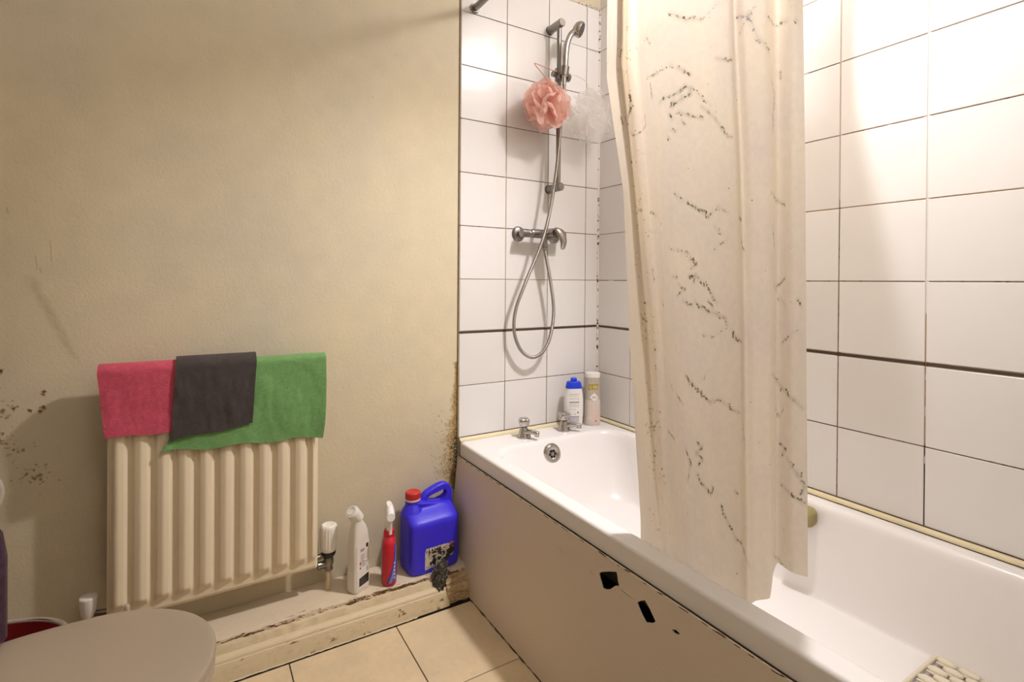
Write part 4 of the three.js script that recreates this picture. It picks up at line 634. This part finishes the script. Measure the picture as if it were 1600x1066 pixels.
{
  const t = thing('spray_bottle', 'slim red and blue spray bottle with white trigger head, left of the blue canister', 'spray bottle', [-0.968, LY, 0.108], -0.2);
  const c = canvas(512, 512), g = c.getContext('2d'); g.fillStyle = '#c41f30'; g.fillRect(0, 0, 512, 512);
  // front of the label lies at u = 0.75; blue and lilac bands climb its right side
  const F0 = 384; const band = (off, wd, col) => { g.fillStyle = col; g.beginPath(); g.moveTo(F0 + off - 34, 512); g.bezierCurveTo(F0 + off, 380, F0 + off + 44, 260, F0 + off + 56, 60); g.lineTo(F0 + off + wd + 56, 60); g.bezierCurveTo(F0 + off + wd + 48, 260, F0 + off + wd + 6, 380, F0 + off + wd - 30, 512); g.fill(); };
  band(-6, 70, '#3b3f9c'); band(12, 22, '#7f86cc'); band(50, 26, '#b43a5c'); band(70, 60, '#4a4fb0');
  g.fillStyle = '#3a3786'; g.fillRect(0, 60, F0 - 110, 452); g.fillStyle = '#52509c'; g.fillRect(F0 - 118, 130, 10, 382); g.fillStyle = '#b8283a'; g.fillRect(F0 - 104, 470, 200, 42); g.fillStyle = '#e8dff0'; for (let i = 0; i < 5; i++) g.fillRect(F0 + 38, 250 + i * 40, 16, 20);
  g.fillStyle = '#d22438'; g.fillRect(0, 0, 512, 58);
  const r = (y, x, z, e = 2.4) => ({ y, x, z, e });
  mesh('body', loft([r(0, 0.021, 0.027), r(0.004, 0.0235, 0.0305), r(0.03, 0.0245, 0.033), r(0.09, 0.0245, 0.033), r(0.115, 0.0235, 0.0315), r(0.136, 0.0215, 0.027), r(0.146, 0.0175, 0.02), r(0.152, 0.0155, 0.0165)], 64), phys('#ffffff', 0.3, { map: canvasTex(c) }), t);
  mesh('collar', lathe([[0.0145, 0.15], [0.017, 0.151], [0.0172, 0.168], [0.0155, 0.172], [0.01, 0.173]], 40), phys('#c8202e', 0.35), t);
  const hd = mesh('trigger_head', merge([loft([{ y: 0.172, x: 0.0095, z: 0.012, e: 3 }, { y: 0.19, x: 0.0095, z: 0.013, e: 3, cz: 0.001 }, { y: 0.206, x: 0.0105, z: 0.024, e: 3, cz: 0.004 }, { y: 0.216, x: 0.0145, z: 0.036, e: 3, cz: 0.006 }, { y: 0.232, x: 0.0155, z: 0.038, e: 3, cz: 0.008 }, { y: 0.246, x: 0.013, z: 0.034, e: 3, cz: 0.004 }, { y: 0.255, x: 0.008, z: 0.022, e: 2.5, cz: -0.002 }], 48)]), phys('#f2eee8', 0.35), t);
  mesh('nozzle', merge([rod([0, 0.23, 0.042], [0, 0.231, 0.05], 0.0135, 0.0125)]), phys('#f4f1ec', 0.35), hd);
  mesh('trigger', tube([[0, 0.214, 0.034], [0, 0.2, 0.037], [0, 0.186, 0.034], [0, 0.172, 0.036]], 0.0048, 24, 10), phys('#ece7df', 0.4), hd);
}
{
  const t = thing('canister', 'blue plastic canister with red screw cap, moulded handle and scuffed black label', 'canister', [-0.812, LY, 0.07], 0.04);
  const blue = phys('#3a2cdf', 0.42, { bumpMap: rep(grain, 2), bumpScale: 0.0006 }), r = (y, x, z, cx = 0, cz = 0, e = 5, sx = 0) => ({ y, x, z, cx, cz, e, sx });
  const body = mesh('body', loft([r(0, 0.084, 0.053), r(0.004, 0.09, 0.058), r(0.012, 0.0925, 0.0605), r(0.06, 0.0925, 0.0605), r(0.12, 0.0925, 0.0605), r(0.156, 0.0925, 0.0605), r(0.168, 0.092, 0.059, 0, -0.001, 5), r(0.176, 0.0905, 0.055, 0, -0.004, 4.5), r(0.185, 0.0885, 0.0475, 0, -0.009, 4), r(0.194, 0.086, 0.039, 0, -0.014, 4), r(0.201, 0.081, 0.031, 0.001, -0.018, 3.5), r(0.207, 0.066, 0.026, -0.012, -0.017, 3), r(0.213, 0.05, 0.027, -0.028, -0.015, 2.6), r(0.219, 0.036, 0.0265, -0.046, -0.014, 2.2), r(0.225, 0.027, 0.0255, -0.0555, -0.014, 2)], 88), blue, t);
  // handle: bow with a hand hole, rounded, rising over the right half
  const s = new THREE.Shape(); s.moveTo(-0.034, 0.196); s.bezierCurveTo(-0.03, 0.218, -0.02, 0.234, -0.006, 0.243); s.bezierCurveTo(0.01, 0.25, 0.03, 0.259, 0.052, 0.262); s.bezierCurveTo(0.076, 0.264, 0.088, 0.246, 0.0895, 0.226); s.lineTo(0.0895, 0.182); s.lineTo(-0.034, 0.182); s.closePath();
  const hl = new THREE.Path(); hl.moveTo(-0.012, 0.214); hl.bezierCurveTo(-0.012, 0.227, 0.0, 0.234, 0.012, 0.238); hl.lineTo(0.054, 0.2475); hl.bezierCurveTo(0.07, 0.249, 0.077, 0.234, 0.073, 0.222); hl.bezierCurveTo(0.066, 0.207, 0.03, 0.204, 0.006, 0.202); hl.bezierCurveTo(-0.006, 0.2015, -0.012, 0.207, -0.012, 0.214); s.holes.push(hl);
  mesh('handle', extrude(s, 0.014, 0.0075, { bevelSegments: 5, bevelOffset: -0.004 }).translate(0, 0, -0.028), blue, body);
  mesh('neck', lathe([[0.041, 0.186], [0.037, 0.198], [0.029, 0.209], [0.0255, 0.22], [0.0225, 0.226], [0.022, 0.236]]).translate(-0.056, 0, -0.014), blue, body);
  mesh('tamper_ring', lathe([[0.0215, 0.228], [0.0255, 0.2285], [0.026, 0.234], [0.0235, 0.2355]]).translate(-0.056, 0, -0.014), phys('#e8d9d0', 0.4), t);
  mesh('screw_cap', grid(120, 7, (u, v) => { const P = [[0.0235, 0.235], [0.0255, 0.2365], [0.0255, 0.254], [0.0245, 0.257], [0.0215, 0.259], [0.019, 0.2585], [0.017, 0.2575], [0.0001, 0.2575]], p = P[Math.round(v * 7)], a = u * 6.2832, k = p[0] > 0.025 ? 1 + 0.03 * Math.cos(a * 30) : 1; return [-0.056 + Math.cos(a) * p[0] * k, p[1], -0.014 - Math.sin(a) * p[0] * k, u, v]; }, true), phys('#c8322c', 0.4), t);
  const w = 512, h = 330, c = canvas(w, h), g = c.getContext('2d'); g.fillStyle = '#b9ad98'; g.fillRect(0, 0, w, h);
  for (let y = 0; y < h; y += 2) for (let x = 0; x < w; x += 2) { const d = fbm(x / 50, y / 40, 3, 4) + 0.18 * smooth(110, 330, x) - 0.14 * smooth(0.68 * h, h, y) - 0.3 * smooth(80, 0, y) - (x < 60 ? 0.3 : 0); if (d > 0.56) { g.fillStyle = ['#221f1a', '#2f332c', '#17150f'][Math.floor(hash(x, y, 2) * 3)]; g.fillRect(x, y, 2, 2); } else if (d < 0.34) { g.fillStyle = '#d3c8b2'; g.fillRect(x, y, 2, 2); } }
  g.fillStyle = '#151310'; g.font = 'bold 52px sans-serif'; g.fillText('B', 14, 74); for (let i = 0; i < 5; i++) { g.save(); g.translate(78 + i * 48, 50); g.rotate(rr(-0.2, 0.2)); g.fillRect(-14, -20, rr(14, 28), rr(24, 42)); g.restore(); }
  g.fillStyle = '#b32f2a'; g.beginPath(); g.arc(468, 36, 26, 0, 6.3); g.fill(); g.fillStyle = '#1a1813'; g.font = 'bold 38px sans-serif'; g.fillText('5 L', 20, 312); for (let i = 0; i < 5; i++) g.fillRect(108 + i * 26, 290, 14, 20);
  const ls = []; for (let i = 0; i <= 20; i++) ls.push([lerp(0, 0.108, i / 20), 0.07 + 0.0012 * Math.sin(i * 2.1)]); const out = [[0, 0], [0.05, 0.0045], [0.075, 0.012], [0.1, 0.026], [0.104, 0.03], [0.109, 0.05]].concat(ls.reverse());
  out[out.length - 1] = [0.001, 0.061]; out.push([0.0, 0.04]);
  const lg = extrude(shapeOf(out), 0.0005); metricUV(lg, (x) => x / 0.109, (x, y) => y / 0.071); mesh('label', T(lg, -0.043, 0.016, 0.0602), std('#ffffff', 0.45, { map: canvasTex(c) }), t);
}
{ // crumpled torn film in front of the canister
  const t = thing('crumpled_wrapper', 'small crumpled dark plastic scrap caught on the ledge in front of the canister', 'scrap', [-0.808, 0.1, 0.156]);
  const g0 = new THREE.IcosahedronGeometry(1, 12), p = g0.attributes.position;
  for (let i = 0; i < p.count; i++) { const x = p.getX(i), y = p.getY(i), z = p.getZ(i), f = Math.abs(fbm(x * 1.9 + 5, y * 1.9, z * 1.9 + 9, 3) - 0.5) * 2.4, k = 0.72 + f * 0.5 + (vnoise(x * 6, y * 6, z * 6) - 0.5) * 0.3; p.setXYZ(i, x * 0.031 * k + y * 0.006, y * 0.046 * k - 0.012 * (1 - y), z * 0.022 * k + 0.01 * smooth(0.2, -1, y)); }
  g0.computeVertexNormals();
  const c = canvas(256, 256), g = c.getContext('2d'); g.fillStyle = '#4a453e'; g.fillRect(0, 0, 256, 256); for (let i = 0; i < 420; i++) { g.globalAlpha = rr(0.3, 0.9); g.fillStyle = ['#1d1a17', '#857c70', '#c9bca8', '#4a453f', '#24211d'][Math.floor(rnd() * 5)]; g.beginPath(); const x = rnd() * 256, y = rnd() * 256; g.moveTo(x, y); for (let q = 0; q < 4; q++) g.lineTo(x + rr(-14, 14), y + rr(-10, 10)); g.fill(); } g.globalAlpha = 1;
  mesh('film', g0, std('#ffffff', 0.3, { map: canvasTex(c), metalness: 0.2 }), t);
}

// ------------------------------------------------------------------ toilet and what stands round it
{
  const t = thing('toilet', 'white toilet with closed lid at the lower left', 'toilet', [-1.475, 0, 0.676]);
  const egg = (k, y, dx = 0) => { const o = []; const hw = 0.192 * k, L = 0.435; for (let i = 0; i <= 72; i++) { const a = i / 72 * 6.2832, c = Math.cos(a), s = Math.sin(a); let x = c >= 0 ? -0.215 + c * (0.215 - 0.192 * (1 - k)) : -0.215 + c * 0.215 * (1 - (1 - k) * 0.89), z = s * hw * (c >= 0 ? 1 : 1); const e = c < 0 ? 3.2 : 2.05; x = -0.215 + Math.sign(c) * Math.pow(Math.abs(c), 2 / e) * (c >= 0 ? 0.215 - 0.192 * (1 - k) : 0.225 - 0.18 * (1 - k)); z = Math.sign(s) * Math.pow(Math.abs(s), 2 / e) * hw; o.push([x + dx, y, -z]); } return o; };
  const skin = (rows) => grid(72, rows.length - 1, (u, v) => rows[Math.round(v * (rows.length - 1))][Math.round(u * 72)], true);
  const white = phys('#ded3c4', 0.28), seat = phys('#dccfbd', 0.35);
  mesh('lid', skin([egg(0.001, 0.401), egg(0.93, 0.401), egg(0.985, 0.4025), egg(0.997, 0.4065), egg(1, 0.411), egg(0.998, 0.4155), egg(0.988, 0.419), egg(0.965, 0.4208), egg(0.92, 0.4222), egg(0.8, 0.4245), egg(0.55, 0.427), egg(0.3, 0.428), egg(0.001, 0.4285)]), seat, t);
  mesh('seat', skin([egg(0.5, 0.378), egg(0.94, 0.378), egg(0.985, 0.381), egg(0.993, 0.388), egg(0.985, 0.395), egg(0.95, 0.3985), egg(0.5, 0.3985)]), seat, t);
  const bl = (k, kx, y, dx) => egg(k, y, dx).map(([x, yy, z]) => [(x + 0.215) * kx - 0.215 + dx, yy, z]);
  mesh('bowl', skin([bl(0.55, 0.85, 0.0, -0.05), bl(0.58, 0.87, 0.012, -0.05), bl(0.54, 0.8, 0.05, -0.05), bl(0.5, 0.74, 0.13, -0.045), bl(0.62, 0.8, 0.2, -0.03), bl(0.8, 0.9, 0.27, -0.012), bl(0.9, 0.95, 0.32, -0.004), bl(0.94, 0.97, 0.35, 0), bl(0.95, 0.975, 0.372, 0), bl(0.93, 0.965, 0.377, 0), bl(0.4, 0.4, 0.377, 0)]), white, t);
  mesh('cistern', rbox(0.2, 0.36, 0.4, 0.03, -0.675, 0.58, 0), white, t); mesh('cistern_lid', rbox(0.215, 0.035, 0.415, 0.012, -0.672, 0.777, 0), white, t); mesh('cistern_shelf', rbox(0.3, 0.05, 0.34, 0.015, -0.62, 0.376, 0), white, t);
  for (const z of [-0.075, 0.075]) mesh('hinge', rod([-0.425, 0.408, z - 0.02], [-0.425, 0.408, z + 0.02], 0.012), M.chrome, t);
}
{
  const t = thing('waste_bin', 'dark red waste bin with white rim behind the toilet', 'bin', [-1.862, 0, 0.335]);
  const red = phys('#8f1f26', 0.45); red.side = THREE.DoubleSide;
  mesh('bin_body', lathe([[0.0001, 0.004], [0.085, 0.004], [0.09, 0.01], [0.118, 0.318], [0.114, 0.318], [0.086, 0.014], [0.0001, 0.012]], 64), red, t);
  const c = new THREE.CatmullRomCurve3(Array.from({ length: 24 }, (_, i) => { const a = i / 24 * 6.2832; return new THREE.Vector3(Math.cos(a) * 0.118, 0.321 + 0.007 * Math.sin(a * 2 + 0.4), Math.sin(a) * 0.118); }), true);
  mesh('bin_rim', new THREE.TubeGeometry(c, 120, 0.005, 12, true), phys('#d8cdc2', 0.4), t);
}
{
  const t = thing('toilet_brush', 'thin white brush handle sticking up behind the toilet lid', 'toilet brush', [-1.641, 0, 0.3]);
  mesh('handle', capsule([0, 0.06, 0], [0, 0.328, 0], 0.0052, 0.0054), M.whitePlastic, t);
  mesh('holder', lathe([[0.0001, 0.001], [0.05, 0.001], [0.055, 0.012], [0.045, 0.12], [0.03, 0.135], [0.012, 0.138]]), M.whitePlastic, t);
}
{
  const t = thing('cleaning_spray', 'purple bottle with a white ring-shaped top cut off by the left picture edge', 'bottle', [-1.827, 0.4285, 0.505], 0.3); t.scale.set(0.86, 1.06, 0.86);
  const c = canvas(256, 256), g = c.getContext('2d'); g.fillStyle = '#4d3350'; g.fillRect(0, 0, 256, 256); for (let i = 0; i < 500; i++) { g.globalAlpha = 0.15; g.fillStyle = rnd() < 0.5 ? '#7a5b80' : '#3a2640'; g.beginPath(); g.ellipse(rnd() * 256, rnd() * 256, rr(4, 16), rr(4, 12), 0, 0, 6.3); g.fill(); } g.globalAlpha = 1; g.fillStyle = '#d97a22'; g.beginPath(); g.ellipse(190, 150, 26, 44, 0, 0, 6.3); g.fill();
  const r = (y, x, z) => ({ y, x, z, e: 2.4 });
  mesh('body', loft([r(0, 0.034, 0.024), r(0.004, 0.037, 0.027), r(0.14, 0.037, 0.027), r(0.18, 0.03, 0.024), r(0.2, 0.016, 0.016), r(0.222, 0.0145, 0.0145)], 48), phys('#ffffff', 0.35, { map: canvasTex(c) }), t);
  mesh('ring_top', new THREE.TorusGeometry(0.026, 0.0075, 12, 36).scale(0.85, 1.05, 1).translate(0.004, 0.248, 0), phys('#d9cfc4', 0.4), t);
}

// ------------------------------------------------------------------ lamps
{
  const t = thing('unseen_ceiling_light', 'out-of-view ceiling light with small globe above the bath, placed to light the tap wall', 'ceiling light', LAMP.pos);
  mesh('base', T(lathe([[0.0001, 0.088], [0.07, 0.088], [0.068, 0.07], [0.05, 0.058], [0.03, 0.054], [0.0001, 0.054]]), 0, 0, 0), M.whitePlastic, t);
  const bulb = mesh('globe', new THREE.SphereGeometry(0.05, 32, 20), std('#ffffff', 0.6, { emissive: new THREE.Color(LAMP.color), emissiveIntensity: 6 }), t); bulb.castShadow = false;
  const L = new THREE.PointLight(LAMP.color, LAMP.cd, 0, 2); L.castShadow = true; L.shadow.radius = 2.6; L.shadow.mapSize.set(2048, 2048); L.shadow.camera.near = 0.06; t.add(L);
  const D = new THREE.SpotLight(LAMP.color, LAMP.down, 0, LAMP.angle, 1, 2); D.castShadow = true; D.shadow.radius = 2.6; D.shadow.mapSize.set(2048, 2048); D.shadow.camera.near = 0.03; D.position.set(0, -0.055, 0); t.add(D); D.target.position.set(LAMP.aim[0] - LAMP.pos[0], LAMP.aim[1] - LAMP.pos[1], LAMP.aim[2] - LAMP.pos[2]); t.add(D.target);  // added downward beam, brightens the lower walls and floor
}
{
  const t = thing('unseen_spotlight', 'out-of-view ceiling spotlight placed to light the tiled side wall', 'spotlight', SPOT.pos);
  const d = V(SPOT.aim).sub(V(SPOT.pos)).normalize(), at = (k) => [d.x * k, d.y * k, d.z * k];
  mesh('lamp_housing', merge([rod(at(-0.09), at(-0.002), 0.03, 0.036)]), M.whitePlastic, t); mesh('mount', merge([rod([0, 0, 0], [0, 0.11, 0], 0.008), cyl(0.04, 0.04, 0.012, 0, 0.113, 0)]), M.whitePlastic, t);
  mesh('lamp_face', rod(at(-0.001), at(0.001), 0.03), std('#ffffff', 0.5, { emissive: new THREE.Color(SPOT.color), emissiveIntensity: 4 }), t);
  const L = new THREE.SpotLight(SPOT.color, SPOT.cd, 0, SPOT.angle, 0.45, 2); L.castShadow = true; L.shadow.radius = 1.6; L.shadow.mapSize.set(2048, 2048); L.shadow.camera.near = 0.05; L.position.set(...at(0.006)); t.add(L); L.target.position.set(...at(1.2)); t.add(L.target);
}
{
  const t = thing('fill_panel', 'added square fill light panel on the ceiling behind the camera', 'ceiling light', FILL_PANEL.pos);
  mesh('frame', merge([box(0.66, 0.02, 0.03, 0, -0.006, 0.315), box(0.66, 0.02, 0.03, 0, -0.006, -0.315), box(0.03, 0.02, 0.6, 0.315, -0.006, 0), box(0.03, 0.02, 0.6, -0.315, -0.006, 0)]), M.whitePlastic, t);
  mesh('diffuser', box(0.6, 0.006, 0.6, 0, -0.003, 0), std('#ffffff', 0.6, { emissive: new THREE.Color(FILL_PANEL.color), emissiveIntensity: 1.2 }), t);
  RectAreaLightUniformsLib.init();
  const L = new THREE.RectAreaLight(FILL_PANEL.color, FILL_PANEL.nits, FILL_PANEL.size, FILL_PANEL.size); L.position.set(0, -0.012, 0); L.rotation.x = -Math.PI / 2; t.add(L);  // fill light added for the left wall, radiator and toilet
}
renderer.render(scene, camera);
